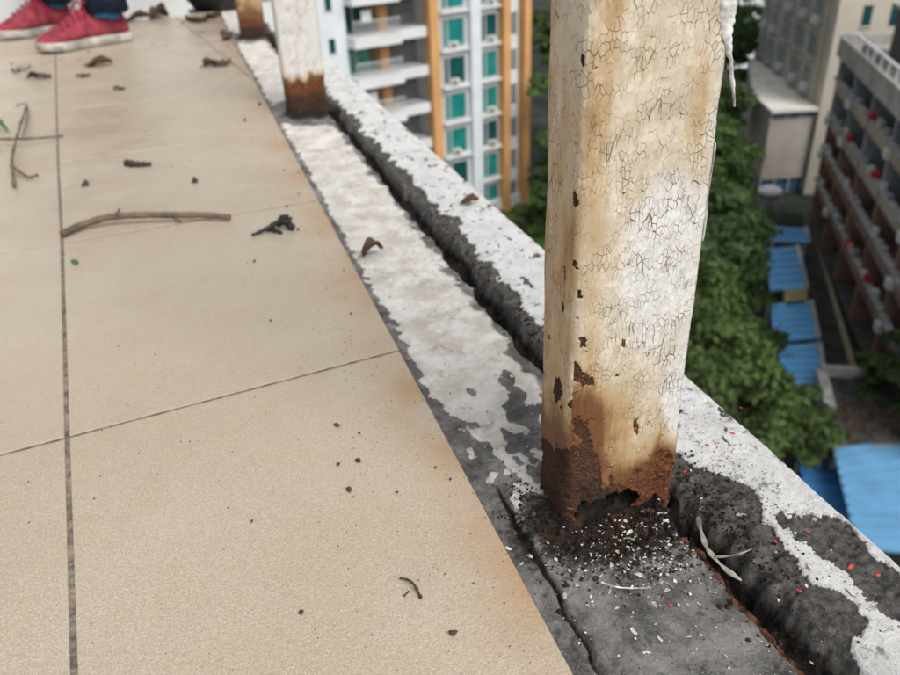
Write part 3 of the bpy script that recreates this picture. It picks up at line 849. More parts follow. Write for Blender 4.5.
# ------------------------------------------------------------------ small things lying about
def chip_verts(n, size, thick, rng, elong=1.0):
    a = np.sort(rng.uniform(0, 2 * PI, n))
    a = np.arange(n) * 2 * PI / n + rng.uniform(-0.35, 0.35, n)
    r = size * rng.uniform(0.55, 1.0, n)
    x, y = r * np.cos(a) * elong, r * np.sin(a)
    zc = rng.uniform(-0.15, 0.15, n) * size
    V = np.concatenate([np.stack([x, y, zc - thick / 2], 1), np.stack([x, y, zc + thick / 2], 1)])
    F = [tuple(range(n - 1, -1, -1)), tuple(range(n, 2 * n))] + [(i, (i + 1) % n, n + (i + 1) % n, n + i) for i in range(n)]
    return V, F
def crumb_verts(size, rng):
    t_ = (1 + 5 ** 0.5) / 2
    V = np.array([(-1, t_, 0), (1, t_, 0), (-1, -t_, 0), (1, -t_, 0), (0, -1, t_), (0, 1, t_), (0, -1, -t_), (0, 1, -t_), (t_, 0, -1), (t_, 0, 1), (-t_, 0, -1), (-t_, 0, 1)]) / 1.9
    F = [(0, 11, 5), (0, 5, 1), (0, 1, 7), (0, 7, 10), (0, 10, 11), (1, 5, 9), (5, 11, 4), (11, 10, 2), (10, 7, 6), (7, 1, 8), (3, 9, 4), (3, 4, 2), (3, 2, 6), (3, 6, 8), (3, 8, 9), (4, 9, 5), (2, 4, 11), (6, 2, 10), (8, 6, 7), (9, 8, 1)]
    V = V * size * rng.uniform(0.55, 1.25, (12, 1)) * rng.uniform(0.6, 1.3, (1, 3))
    return V, F
def rot_rand(V, rng, tilt):
    q = Matrix.Rotation(rng.uniform(0, 2 * PI), 3, 'Z') @ Matrix.Rotation(rng.normal(0, tilt), 3, 'X') @ Matrix.Rotation(rng.normal(0, tilt), 3, 'Y')
    return V @ np.array(q).T
class Scatter:
    def __init__(s): s.v, s.f, s.n = [], [], 0
    def add(s, V, F, p):
        s.v.append(V + np.asarray(p)[None]); s.f += [tuple(i + s.n for i in f) for f in F]; s.n += len(V)
    def build(s, name, mat, label, cat=None):
        me = bpy.data.meshes.new(name); me.from_pydata(np.concatenate(s.v).tolist(), [], s.f); me.update()
        o = link(name, me, mat)
        return tag(o, label, kind='stuff')
def ledge_pt(l, s, dz=0.0):
    xy = ls_xy(l, s); return np.array([xy[0], xy[1], float(ledge_z(l, s)) + dz])

rng = np.random.default_rng(5)
# scatter points near the first post (dense) and thinning out
def scatter_ls(n, l0, s0, dl, ds, smin=0.128, smax=0.308):
    out = []
    while len(out) < n:
        l, s = rng.normal(l0, dl), rng.normal(s0, ds)
        if not (smin < s < smax and 0.17 < l < 0.9): continue
        if 0.166 < s < 0.250 and 0.320 < l < 0.372: continue
        out.append((l, s))
    return np.array(out)
def fill(sc, pts, maker, tilt, lift):
    z = ledge_z(pts[:, 0], pts[:, 1])
    xy = ls_xy(pts[:, 0], pts[:, 1])
    for i in range(len(pts)):
        V, F = maker()
        sc.add(rot_rand(V, rng, tilt), F, (xy[i, 0], xy[i, 1], z[i] + lift))
sc = Scatter()
fill(sc, scatter_ls(3200, 0.308, 0.205, 0.017, 0.026), lambda: crumb_verts(rng.uniform(0.0002, 0.0009) * (1 + 2.0 * (rng.random() < 0.05)), rng), 0.8, 0.0004)
fill(sc, scatter_ls(500, 0.30, 0.252, 0.04, 0.012), lambda: crumb_verts(rng.uniform(0.0003, 0.0012), rng), 0.8, 0.0003)
fill(sc, np.stack([rng.uniform(0.2, 0.9, 500), rng.normal(0.234, 0.008, 500)], 1), lambda: crumb_verts(rng.uniform(0.0006, 0.0022), rng), 0.8, 0.0004)
fill(sc, scatter_ls(700, 0.335, 0.152, 0.020, 0.008), lambda: crumb_verts(rng.uniform(0.0002, 0.0011), rng), 0.8, 0.0003)
sc.build('rust_crumbs', M['crumb'], 'dark brown rust crumbs heaped round the foot of the nearest post')
sc = Scatter()
fill(sc, scatter_ls(300, 0.294, 0.200, 0.017, 0.025), lambda: chip_verts(rng.integers(4, 7), rng.uniform(0.0003, 0.0011) * (1 + 0.9 * (rng.random() < 0.12)), 0.0003, rng, rng.uniform(1, 2.2)), 0.35, 0.0008)
fill(sc, scatter_ls(150, 0.26, 0.20, 0.06, 0.05), lambda: chip_verts(rng.integers(4, 7), rng.uniform(0.0003, 0.0011), 0.0003, rng, rng.uniform(1, 2)), 0.3, 0.0006)
fill(sc, np.stack([rng.uniform(0.4, 1.4, 160), rng.uniform(0.14, 0.30, 160)], 1), lambda: chip_verts(rng.integers(4, 7), rng.uniform(0.0006, 0.0018), 0.0004, rng, rng.uniform(1, 2)), 0.4, 0.0006)
sc.build('paint_chips', M['flake'], 'tiny white paint chips sprinkled over the grey ledge')
sc = Scatter()
fill(sc, np.concatenate([scatter_ls(420, 0.33, 0.29, 0.06, 0.012, 0.27), scatter_ls(260, 0.25, 0.2, 0.05, 0.05)]), lambda: crumb_verts(rng.uniform(0.00015, 0.00055), rng), 0.8, 0.0002)
# grit on the tiles, thickest beside the ledge
n = 0
while n < 1500:
    l, s = rng.uniform(0.12, 2.6), TILE_S - abs(rng.normal(0, 0.06 if rng.random() < 0.55 else 0.35)) - 0.002
    if l > 0.6 and rng.random() < 0.45: continue
    xy = ls_xy(l, s)
    V, F = crumb_verts(rng.uniform(0.00015, 0.00042) * (1 + 0.6 * l) * (3.0 if rng.random() < 0.035 else 1.0), rng)
    sc.add(rot_rand(V, rng, 0.8), F, (xy[0], xy[1], 0.0006)); n += 1
sc.build('grit', M['grit'], 'fine dark grit sprinkled over the tiles and ledge')

# bigger flakes and chips, one object each
def flake_obj(name, px, size, mat, label, cat, group, elong=1.4, z=None, tilt=0.2):
    l, s = ls_at(*px, 0.0 if z is None else z)
    V, F = chip_verts(int(rng.integers(5, 8)), size, size * 0.14, rng, elong)
    me = bpy.data.meshes.new(name); me.from_pydata(rot_rand(V, rng, tilt).tolist(), [], F); me.update()
    zz = 0.0 if s < TILE_S else float(ledge_z(l, s))
    o = link(name, me, mat, loc=(*ls_xy(l, s), zz + size * 0.28))
    return tag(o, label, cat, group)
for p in ((530, 548), (508, 549), (522, 556), (640, 571), (676, 575), (655, 600), (660, 635), (700, 597), (628, 545), (612, 562), (588, 600), (565, 590), (634, 628), (690, 630)):
    flake_obj('paint_flake', p, rng.uniform(0.0011, 0.0020), M['flake'], 'small white paint flake on the grey mortar near the rusted post foot', 'paint flake', 'paint flakes near the post foot', 1.8)
for p, d in (((852, 592), 'white paint flake on the dark kerb by the lower paint ribbon'), ((811, 566), 'slim upright pale paint sliver on the dark kerb mortar'), ((741, 511), 'short white paint flake on dark mortar right of the post')):
    flake_obj('paint_flake', p, 0.0024, M['flake'], d, 'paint flake', None, 2.0, 0.005)
for p, w_ in (((721, 417), 'third highest'), ((697, 422), 'nearest the post edge'), ((733, 431), 'farthest right'), ((708, 443), 'second lowest'), ((720, 457), 'lowest'), ((742, 402), 'highest')):
    flake_obj('red_chip', p, rng.uniform(0.0009, 0.0015), M['redchip'], 'tiny red chip on the white painted kerb right of the post, ' + w_, 'chip', 'red chips on the white kerb', 1.7, 0.006)
for p, w_ in (((810, 528), 'in the outer bare patch, leftmost'), ((777, 537), 'just left of the white paint ribbon'), ((852, 564), 'in the outer bare patch, middle one'), ((800, 585), 'below the white paint ribbon'), ((686, 466), 'right beside the post foot'), ((880, 569), 'in the outer bare patch, rightmost')):
    flake_obj('red_chip', p, rng.uniform(0.0011, 0.0018), M['redchip'], 'small red chip on dark bare kerb mortar, ' + w_, 'chip', 'red chips on bare mortar', 2.0, 0.005)
for p, w_ in (((664, 593), 'upper of two in front of the post'), ((671, 600), 'lower of two in front of the post'), ((498, 500), 'left of the post by the tile edge')):
    flake_obj('red_chip', p, 0.0012, M['redchip'], 'small red chip on the grey mortar, ' + w_, 'chip', 'red chips on grey mortar', 1.5)

def crumb_obj(px, size, mat, label, cat='crumb', group=None, name='dirt_crumb'):
    g = ground_at(*px)
    V, F = crumb_verts(size, rng)
    me = bpy.data.meshes.new(name); me.from_pydata(V.tolist(), [], F); me.update()
    o = link(name, me, mat, loc=(g[0], g[1], size * 0.5))
    return tag(o, label, cat, group)
for p, z_, lab in (((337, 426), 0.0022, 'round dark crumb on the tile below the watermark-side joint'), ((349, 491), 0.0030, 'lumpy brown crumb on the large near tile'), ((301, 614), 0.0022, 'dark crumb near the bottom middle of the near tile'), ((252, 522), 0.0014, 'tiny flat black crumb in the middle of the near tile'),
                 ((359, 462), 0.0020, 'greyish crumb just above the lumpy brown one'), ((453, 634), 0.0024, 'dark crumb on the near tile close to the cut edge'), ((195, 183), 0.0055, 'dark bead-like crumb on the tile right of the twig cluster'), ((260, 105), 0.0045, 'dark crumb on the far tile beside the middle post'), ((86, 186), 0.006, 'brown crumb on the tile left beside the long joint'),
                 ((245, 121), 0.004, 'small dark crumb on the far tile left of the middle post')):
    lab = lab.replace('below the watermark-side joint', 'just below the cross joint')
    crumb_obj(p, z_, M['grit'], lab)
tag(crumb_obj((75, 264), 0.0035, M['green_leaf'], 'x', name='leaf_scrap'), 'small green leaf scrap beside the long joint under the bent twig', 'leaf scrap')

def smooth_path(pts, n=6):
    out = []
    P = [np.array(p, float) for p in pts]
    P = [2 * P[0] - P[1]] + P + [2 * P[-1] - P[-2]]
    for i in range(1, len(P) - 2):
        for k in range(n):
            u = k / n
            out.append(0.5 * ((2 * P[i]) + (-P[i - 1] + P[i + 1]) * u + (2 * P[i - 1] - 5 * P[i] + 4 * P[i + 1] - P[i + 2]) * u * u + (-P[i - 1] + 3 * P[i] - 3 * P[i + 1] + P[i + 2]) * u ** 3))
    out.append(P[-2])
    return out
def floor_path(px, zs):
    out = []
    for (x, y), z in zip(px, zs):
        g = ground_at(x, y, z); out.append((g[0], g[1], z))
    return out
def twig_tube(px, zs, r0, r1, knob=0.12):
    p = smooth_path(floor_path(px, zs), 7)
    n_ = len(p)
    rr = [(r0 + (r1 - r0) * i / (n_ - 1)) * (1 + knob * math.sin(i * 2.1) * math.sin(i * 0.9)) for i in range(n_)]
    return p, rr
# bent twig across the long joint
tw = empty('twig', (0, 0, 0))
p, rr = twig_tube([(62, 234), (85, 224), (110, 217), (140, 215), (175, 215), (205, 215), (230, 217)], [0.006, 0.008, 0.012, 0.012, 0.010, 0.008, 0.006], 0.0046, 0.0036)
MB().tube(p, rr, 9).build('stem', M['twig'], tw, True)
p, rr = twig_tube([(172, 215), (176, 219), (182, 221)], [0.009, 0.006, 0.003], 0.0025, 0.0012)
MB().tube(p, rr, 7).build('side_shoot', M['twig'], tw, True)
p, rr = twig_tube([(117, 216), (118, 212), (120, 209)], [0.014, 0.017, 0.019], 0.0022, 0.0012)
MB().tube(p, rr, 7).build('side_shoot', M['twig'], tw, True)
tag(tw, 'long bent bare twig lying across the tile joint at the left', 'twig')
# forked twig at the left edge
tw = empty('forked_twig', (0, 0, 0))
p, rr = twig_tube([(14, 186), (12, 160), (16, 140), (22, 120), (27, 105)], [0.006, 0.014, 0.02, 0.018, 0.01], 0.0026, 0.0018, 0.45)
MB().tube(p, rr, 8).build('stem', M['twig'], tw, True)
p, rr = twig_tube([(-6, 139), (15, 139), (40, 138), (63, 136)], [0.012, 0.014, 0.010, 0.006], 0.0022, 0.0018, 0.35)
MB().tube(p, rr, 8).build('side_shoot', M['twig'], tw, True)
p, rr = twig_tube([(13, 167), (22, 173), (29, 177), (38, 175)], [0.012, 0.008, 0.006, 0.008], 0.0022, 0.0020, 0.5)
MB().tube(p, rr, 8).build('side_shoot', M['twig'], tw, True)
p, rr = twig_tube([(16, 106), (22, 104), (27, 105), (27, 120), (23, 136)], [0.008, 0.010, 0.011, 0.014, 0.012], 0.0017, 0.0012, 0.3)
MB().tube(p, rr, 7).build('side_shoot', M['twig'], tw, True)
tag(tw, 'knobbly forked twig with crossing shoots at the left edge', 'twig')
# a crooked small twig bit and the far dark bit
def bit(name, px, zs, r0, r1, mat, label, cat, extra=()):
    root = empty(name)
    p, rr = twig_tube(px, zs, r0, r1, 0.4)
    MB().tube(p, rr, 8).build('stem', mat, root, True)
    for e, ez, ea, eb in extra:
        p, rr = twig_tube(e, ez, ea, eb, 0.4)
        MB().tube(p, rr, 7).build('side_shoot', mat, root, True)
    return tag(root, label, cat)
bit('charred_twig', [(252, 235), (262, 231), (270, 227), (281, 222), (294, 228)], [0.002, 0.004, 0.007, 0.010, 0.003], 0.0016, 0.0042, M['black_debris'], 'black shrivelled twig tip on the tile left of the dead leaf', 'twig',
    (([(276, 225), (284, 217), (288, 219)], [0.006, 0.013, 0.010], 0.0042, 0.0032), ([(268, 229), (277, 231), (282, 233)], [0.004, 0.003, 0.002], 0.003, 0.0015), ([(280, 222), (287, 222), (291, 218)], [0.01, 0.011, 0.009], 0.0042, 0.002)))
bit('twig_bit', [(126, 163), (134, 164), (142, 164), (151, 164)], [0.004, 0.005, 0.005, 0.004], 0.0050, 0.0030, M['grit'], 'short dark twig bit in the middle of the far tile', 'twig')
bit('curled_stalk', [(400, 578), (408, 580), (415, 586), (421, 598)], [0.0012, 0.0025, 0.003, 0.0006], 0.0006, 0.0009, M['grit'], 'thin curled dark stalk on the near tile by the cut edge', 'stalk', (([(404, 596), (409, 591)], [0.0006, 0.0006], 0.0005, 0.0004),))
bit('pale_stick', [(13, 70), (20, 68), (30, 66)], [0.008, 0.009, 0.012], 0.0075, 0.0055, M['plastic'], 'short pale stick lying at the left in front of the red shoe', 'stick')
bit('white_fibre', [(601, 582), (612, 586), (626, 588), (646, 588)], [0.001, 0.002, 0.002, 0.001], 0.0006, 0.0004, M['flake'], 'thin white fibre lying on grit in front of the post foot', 'fibre', (([(611, 586), (609, 594)], [0.002, 0.001], 0.0004, 0.0003),))
bit('green_blade', [(-6, 118), (2, 124), (8, 131)], [0.02, 0.014, 0.008], 0.006, 0.0015, M['green_leaf'], 'green leaf blade poking in at the left edge', 'leaf')

def dead_leaf(px, size, rot, label, mat='leaf_dry', curl=0.6, z0=0.0, name='dead_leaf', aspect=0.62, s_=None):
    g = ground_at(*px, z0)
    n_, m_ = 9, 7
    Vs = []
    sd_ = rng.uniform(0, 50)
    for i in range(n_):
        for j in range(m_):
            a, b = i / (n_ - 1), j / (m_ - 1) * 2 - 1
            w = math.sin(PI * min(1, a * 0.93 + 0.04)) ** 0.75 * aspect
            x, y = (a - 0.5) * size * 2, b * w * size
            zz = size * (curl * (b * b) * w + 0.35 * curl * math.sin(a * 5 + sd_) + 0.25 * float(vnoise(a * 5 + sd_, b * 3, sd_)))
            Vs.append((x, y, zz))
    mz = min(v[2] for v in Vs)
    Vs = [(x, y, z - mz + 0.0004) for x, y, z in Vs]
    Fs = [(i * m_ + j, (i + 1) * m_ + j, (i + 1) * m_ + j + 1, i * m_ + j + 1) for i in range(n_ - 1) for j in range(m_ - 1)]
    me = bpy.data.meshes.new('blade'); me.from_pydata(Vs, [], Fs); me.update()
    root = empty(name, (g[0], g[1], z0), rot)
    b_ = link('blade', me, M[mat], root, smooth=True)
    so = b_.modifiers.new('thickness', 'SOLIDIFY'); so.thickness = 0.0006 * max(1, size / 0.02)
    MB().tube([(-size * 1.3, size * 0.1, 0.001), (-size, 0, size * 0.2), (0, 0, size * 0.15)], [size * 0.03, size * 0.035, size * 0.02], 6).build('stalk', M[mat], root, True)
    return tag(root, label, 'leaf')
dead_leaf((373, 254), 0.013, 0.6, 'crumpled dead leaf on the white lime strip of the ledge', curl=0.9)
dead_leaf((100, 66), 0.032, 0.2, 'shrivelled dead leaf on the far tiles in front of the red shoes', curl=0.28)
dead_leaf((218, 66), 0.034, 0.5, 'larger ragged dead leaf on the far tiles left of the middle post', curl=0.28)
dead_leaf((84, 77), 0.016, 0.1, 'narrow dark leaf scrap just below the shrivelled leaf', curl=0.4)
dead_leaf((228, 40), 0.024, 1.4, 'brown triangular dead leaf standing near the farthest post', curl=0.9, aspect=0.8)
dead_leaf((40, 79), 0.026, 0.3, 'dark leaf scraps lying left of the long joint near the shoes', curl=0.4)
dead_leaf((160, 19), 0.036, 0.9, 'pale brown dead leaf against the end wall', curl=0.9, aspect=0.8)
dead_leaf((205, 22), 0.06, 0.3, 'long flat dead leaf near the corner by the end wall', curl=0.3, aspect=0.3)
dead_leaf((140, 22), 0.045, 0.2, 'dark dead leaf lying along the foot of the end wall', curl=0.4, aspect=0.4)
dead_leaf((120, 90), 0.012, 0.5, 'tiny dark leaf scrap on the far tile', curl=0.4)
l_, s_ = ls_at(470, 203, 0.012)
xy = ls_xy(l_, s_)
o = dead_leaf((470, 203), 0.011, 0.2, 'tan dead leaf on the white kerb in front of the far tower', curl=0.5, z0=0.006)

# torn strip by the hole right of the first post
def strip_path(px, zs):
    return smooth_path(floor_path(px, zs), 6)
pth = strip_path([(698, 517), (702, 535), (708, 550), (722, 566), (742, 581)], [0.006, 0.006, 0.004, 0.000, -0.006])
st_ = empty('plastic_strip')
ribbon('band', pth, [0.003 + 0.0012 * math.sin(i) for i in range(len(pth))], 0.0005, M['plastic'], st_, (1, 0.4, 0.3), 0.1)
pth = strip_path([(714, 557), (730, 556), (742, 553), (752, 549)], [0.003, 0.006, 0.009, 0.010])
ribbon('torn_tail', pth, [0.0018 - 0.00004 * i for i in range(len(pth))], 0.0004, M['plastic'], st_, (0, 1, 0.3), 0.2)
tag(st_, 'torn pale strip hanging in the hole right of the post foot', 'strip')

# dark bag near the end of the wall
gb = ground_at(212, 13)
bagroot = empty('refuse_bag', (gb[0], gb[1] + 0.12, 0))
nu, nv = 28, 18
Vs = []
for i in range(nv):
    for j in range(nu):
        a, b = 2 * PI * j / nu, i / (nv - 1)
        r = 0.105 * (math.sin(PI * (0.12 + 0.80 * b)) ** 0.6) * (1 + 0.22 * float(fbm(math.cos(a) * 2, math.sin(a) * 2, b * 4)))
        Vs.append((r * math.cos(a) * 1.25, r * math.sin(a), 0.26 * b * (1 + 0.1 * float(vnoise(a, b * 3, 2)))))
Fs = [(i * nu + j, i * nu + (j + 1) % nu, (i + 1) * nu + (j + 1) % nu, (i + 1) * nu + j) for i in range(nv - 1) for j in range(nu)]
Fs += [tuple(reversed(range(nu))), tuple((nv - 1) * nu + j for j in range(nu))]
me = bpy.data.meshes.new('bag_body'); me.from_pydata(Vs, [], Fs); me.update()
M['bag'] = plain('black_plastic', (0.012, 0.013, 0.016), 0.4, 20, 0.35, 0.5)
M['purple'] = plain('purple_print', (0.30, 0.18, 0.36), 0.3, 30, 0.5)
link('bag_body', me, M['bag'], bagroot, smooth=True)
pv = MB(); pv.box(-0.035, 0.03, -0.128, -0.118, 0.06, 0.17); pv.build('printed_patch', M['purple'], bagroot, bevel=0.004)
tag(bagroot, 'crumpled black bag with a purple patch at the right end of the end wall', 'bag')

# ------------------------------------------------------------------ person in red shoes
M['canvas'] = plain('faded_red_canvas', (0.26, 0.042, 0.058), 0.3, 40, 0.85, 0.2, 0.0006)
M['sole'] = plain('scuffed_white_rubber', (0.42, 0.395, 0.355), 0.4, 25, 0.6, 0.3)
M['lace'] = plain('crimson_lace', (0.26, 0.015, 0.045), 0.2, 60, 0.8)
M['sock'] = plain('bright_blue_sock', (0.035, 0.21, 0.46), 0.25, 60, 0.9, 0.2)
M['jeans'] = plain('dark_navy_denim', (0.012, 0.02, 0.042), 0.35, 60, 0.9, 0.2, 0.001)
M['skin'] = plain('skin', (0.45, 0.28, 0.20), 0.08, 20, 0.55)
M['shirt'] = plain('grey_cotton', (0.20, 0.21, 0.22), 0.15, 30, 0.9)
M['hair'] = plain('dark_hair', (0.015, 0.012, 0.010), 0.3, 60, 0.5)
def loft(name, secs, mat, parent, closed_ends=True, smooth=True):
    n_ = len(secs[0]); Vs = [p for s in secs for p in s]; Fs = []
    for i in range(len(secs) - 1):
        for j in range(n_):
            Fs.append((i * n_ + j, i * n_ + (j + 1) % n_, (i + 1) * n_ + (j + 1) % n_, (i + 1) * n_ + j))
    if closed_ends:
        Fs += [tuple(reversed(range(n_))), tuple((len(secs) - 1) * n_ + j for j in range(n_))]
    me = bpy.data.meshes.new(name); me.from_pydata(Vs, [], Fs); me.update()
    return link(name, me, mat, parent, smooth=smooth)
XS = [0.0, 0.006, 0.02, 0.045, 0.08, 0.115, 0.145, 0.175, 0.205, 0.232, 0.255, 0.270, 0.279, 0.283]
HW = [0.012, 0.024, 0.032, 0.035, 0.034, 0.035, 0.039, 0.044, 0.046, 0.044, 0.037, 0.027, 0.016, 0.006]
HT = [0.060, 0.078, 0.092, 0.090, 0.088, 0.104, 0.098, 0.083, 0.068, 0.058, 0.050, 0.044, 0.038, 0.032]
def shoe(parent, heel, direction, flip):
    root = empty('shoe', (heel[0], heel[1], 0.0), math.atan2(direction[1], direction[0]))
    root.parent = parent
    sole = []
    for x_, w in zip(XS, HW):
        cyy = flip * 0.012 * math.sin(PI * x_ / 0.283)
        ring = []
        for zz, k in ((0.001, 0.93), (0.004, 1.06), (0.022, 1.08), (0.026, 1.02)):
            ring.append((zz, k))
        sec = [(x_, cyy - (w + 0.003) * k, zz + (0.010 * max(0, (x_ - 0.2) / 0.08) ** 2 if zz < 0.01 else 0.006 * max(0, (x_ - 0.2) / 0.08) ** 2)) for zz, k in ring]
        sec += [(x_, cyy + (w + 0.003) * k, zz + (0.010 * max(0, (x_ - 0.2) / 0.08) ** 2 if zz < 0.01 else 0.006 * max(0, (x_ - 0.2) / 0.08) ** 2)) for zz, k in reversed(ring)]
        sole.append(sec)
    loft('sole', sole, M['sole'], root)
    up = []
    for x_, w, h in zip(XS, HW, HT):
        cyy = flip * 0.012 * math.sin(PI * x_ / 0.283)
        sec = []
        for k in range(17):
            a = PI * k / 16
            sy = -math.cos(a); sz = math.sin(a) ** 0.75
            nw = 1 - 0.35 * sz * (0.4 if x_ > 0.16 else 0.9)
            sec.append((x_, cyy + sy * w * (0.98 if sz < 0.5 else nw), 0.021 + (h - 0.021) * sz))
        up.append(sec)
    upo = loft('upper', up, M['canvas'], root)
    sm = upo.modifiers.new('smooth', 'SUBSURF'); sm.levels = sm.render_levels = 1
    # laces: rows across the tongue and two hanging ends
    lc = MB()
    for k in range(5):
        x_ = 0.125 + k * 0.019
        h = np.interp(x_, XS, HT) + 0.001
        lc.tube(smooth_path([(x_ - 0.008, -0.022, h - 0.018), (x_, -0.010, h - 0.001), (x_ + 0.004, 0.010, h), (x_ + 0.010, 0.024, h - 0.016)], 4), 0.0028, 6)
    lc.build('lacing', M['lace'], root, True)
    for q in (1, -1):
        e = MB().tube(smooth_path([(0.123, 0.0, 0.106), (0.128, 0.022 * flip * q, 0.122), (0.116 + 0.03 * (q > 0), 0.036 * flip, 0.090), (0.122 + 0.035 * (q > 0), 0.046 * flip, 0.055), (0.105 + 0.04 * (q > 0), 0.050 * flip, 0.022)], 6), 0.0032, 6)
        e.build('lace', M['lace'], root, True)
    sk = []
    for zz, rx, ry, xo in ((0.070, 0.040, 0.028, 0.062), (0.095, 0.043, 0.032, 0.058), (0.115, 0.045, 0.036, 0.056), (0.14, 0.042, 0.036, 0.056)):
        sk.append([(xo + rx * math.cos(2 * PI * k / 18), ry * math.sin(2 * PI * k / 18), zz + 0.006 * math.sin(4 * PI * k / 18)) for k in range(18)])
    loft('sock', sk, M['sock'], root)
    return root
F1h, F1t = ground_at(130, 40), ground_at(34, 56)
d1 = (F1t - F1h) / np.hypot(*(F1t - F1h))
d2 = np.array([-0.50, -0.86]); d2 /= np.hypot(*d2)
F2h = np.array([-1.235, 2.86])
person = empty('person', (*((F1h + F2h) / 2), 0))
shoe(person, F1h - person.location.xy[:] if False else F1h - np.array(person.location[:2]), d1, -1)
shoe(person, F2h - np.array(person.location[:2]), d2, 1)
base = np.array(person.location[:2])
def skin_body(name, nodes, edges, mat, root_idx=0, lev=2):
    me = bpy.data.meshes.new(name)
    me.from_pydata([n_[0] for n_ in nodes], edges, []); me.update()
    o = link(name, me, mat, person)
    md = o.modifiers.new('skin', 'SKIN')
    md.use_smooth_shade = True
    for i, n_ in enumerate(nodes):
        r = n_[1]
        me.skin_vertices[0].data[i].radius = r if hasattr(r, '__len__') else (r, r)
        me.skin_vertices[0].data[i].use_root = (i == root_idx)
    sb = o.modifiers.new('sub', 'SUBSURF'); sb.levels = sb.render_levels = lev
    return o
an1 = F1h + d1 * 0.055 - base; an2 = F2h + d2 * 0.055 - base
fd = d1 + d2; fd /= np.hypot(*fd); rd = np.array([fd[1], -fd[0]])   # facing, right-hand side
mid = (an1 + an2) / 2
def pt(f, r, z): return (mid[0] + fd[0] * f + rd[0] * r, mid[1] + fd[1] * f + rd[1] * r, z)
nodes = [(pt(0, 0, 0.90), (0.13, 0.10)), (pt(0, 0.09, 0.86), 0.09), (pt(0.03, 0.115, 0.48), 0.062), ((an2[0], an2[1], 0.12), 0.047), (pt(0, -0.09, 0.86), 0.09), (pt(0.03, -0.115, 0.48), 0.062), ((an1[0], an1[1], 0.12), 0.047), (pt(0, 0, 1.02), (0.135, 0.10))]
skin_body('trousers', nodes, [(0, 1), (1, 2), (2, 3), (0, 4), (4, 5), (5, 6), (0, 7)], M['jeans'])
for a_ in (an1, an2):      # trouser hems
    hem = [[(a_[0] + (0.056 + q) * math.cos(2 * PI * k / 20), a_[1] + (0.056 + q) * math.sin(2 * PI * k / 20), zz + 0.004 * math.sin(6 * PI * k / 20)) for k in range(20)] for zz, q in ((0.086, 0.004), (0.087, 0.008), (0.16, 0.004), (0.22, -0.002))]
    loft('trouser_hem', hem, M['jeans'], person)
nodes = [(pt(0, 0, 1.02), (0.14, 0.105)), (pt(0, 0, 1.25), (0.16, 0.115)), (pt(0, 0, 1.40), (0.13, 0.09)), (pt(0, 0, 1.47), 0.065)]
ed = [(0, 1), (1, 2), (2, 3)]
for sgn in (1, -1):
    b_ = len(nodes)
    nodes += [(pt(0, 0.185 * sgn, 1.39), 0.06), (pt(0.02, 0.24 * sgn, 1.12), 0.048)]
    ed += [(2, b_), (b_, b_ + 1)]
skin_body('shirt', nodes, ed, M['shirt'])
# bare arms and head, one continuous body under the clothes
nodes = [(pt(0, 0, 1.30), (0.11, 0.08)), (pt(0, 0, 1.46), 0.055), (pt(0.015, 0, 1.53), 0.052), (pt(0.02, 0, 1.60), (0.075, 0.085)), (pt(0.02, 0, 1.68), (0.078, 0.09)), (pt(0.01, 0, 1.74), 0.05)]
ed = [(0, 1), (1, 2), (2, 3), (3, 4), (4, 5)]
for sgn in (1, -1):
    b_ = len(nodes)
    nodes += [(pt(0, 0.17 * sgn, 1.38), 0.045), (pt(0.02, 0.24 * sgn, 1.10), 0.036), (pt(0.10, 0.25 * sgn, 0.87), 0.026), (pt(0.12, 0.25 * sgn, 0.81), (0.030, 0.018))]
    ed += [(1, b_), (b_, b_ + 1), (b_ + 1, b_ + 2), (b_ + 2, b_ + 3)]
    for q, ln in ((-0.03, 0.065), (-0.01, 0.078), (0.01, 0.075), (0.03, 0.06)):
        e_ = len(nodes)
        nodes += [(pt(0.128 + q * 0.5, (0.25 + q * 0.3) * sgn, 0.775), 0.009), (pt(0.135 + q * 0.9, (0.248 + q * 0.3) * sgn, 0.775 - ln * 0.5), 0.008), (pt(0.128 + q * 0.9, (0.24 + q * 0.3) * sgn, 0.775 - ln), 0.0065)]
        ed += [(b_ + 3, e_), (e_, e_ + 1), (e_ + 1, e_ + 2)]
    e_ = len(nodes)
    nodes += [(pt(0.15, 0.235 * sgn, 0.82), 0.010), (pt(0.165, 0.225 * sgn, 0.78), 0.008)]
    ed += [(b_ + 3, e_), (e_, e_ + 1)]
skin_body('body', nodes, ed, M['skin'])
hairs = []
for i in range(8):
    b_ = i / 7 * 0.62 * PI
    r = 0.098 * max(0.02, math.sin(b_))
    hairs.append([(pt(0.005 + r * math.cos(2 * PI * k / 18), r * 0.92 * math.sin(2 * PI * k / 18), 0)[0], pt(0.005 + r * math.cos(2 * PI * k / 18), r * 0.92 * math.sin(2 * PI * k / 18), 0)[1], 1.69 + 0.105 * math.cos(b_) + (0.04 if (math.cos(2 * PI * k / 18) > 0.3 and b_ > 1.2) else 0)) for k in range(18)])
loft('hair', hairs[::-1], M['hair'], person)
tag(person, 'person in faded red canvas shoes, blue socks and dark navy trousers standing on the tiles', 'person')

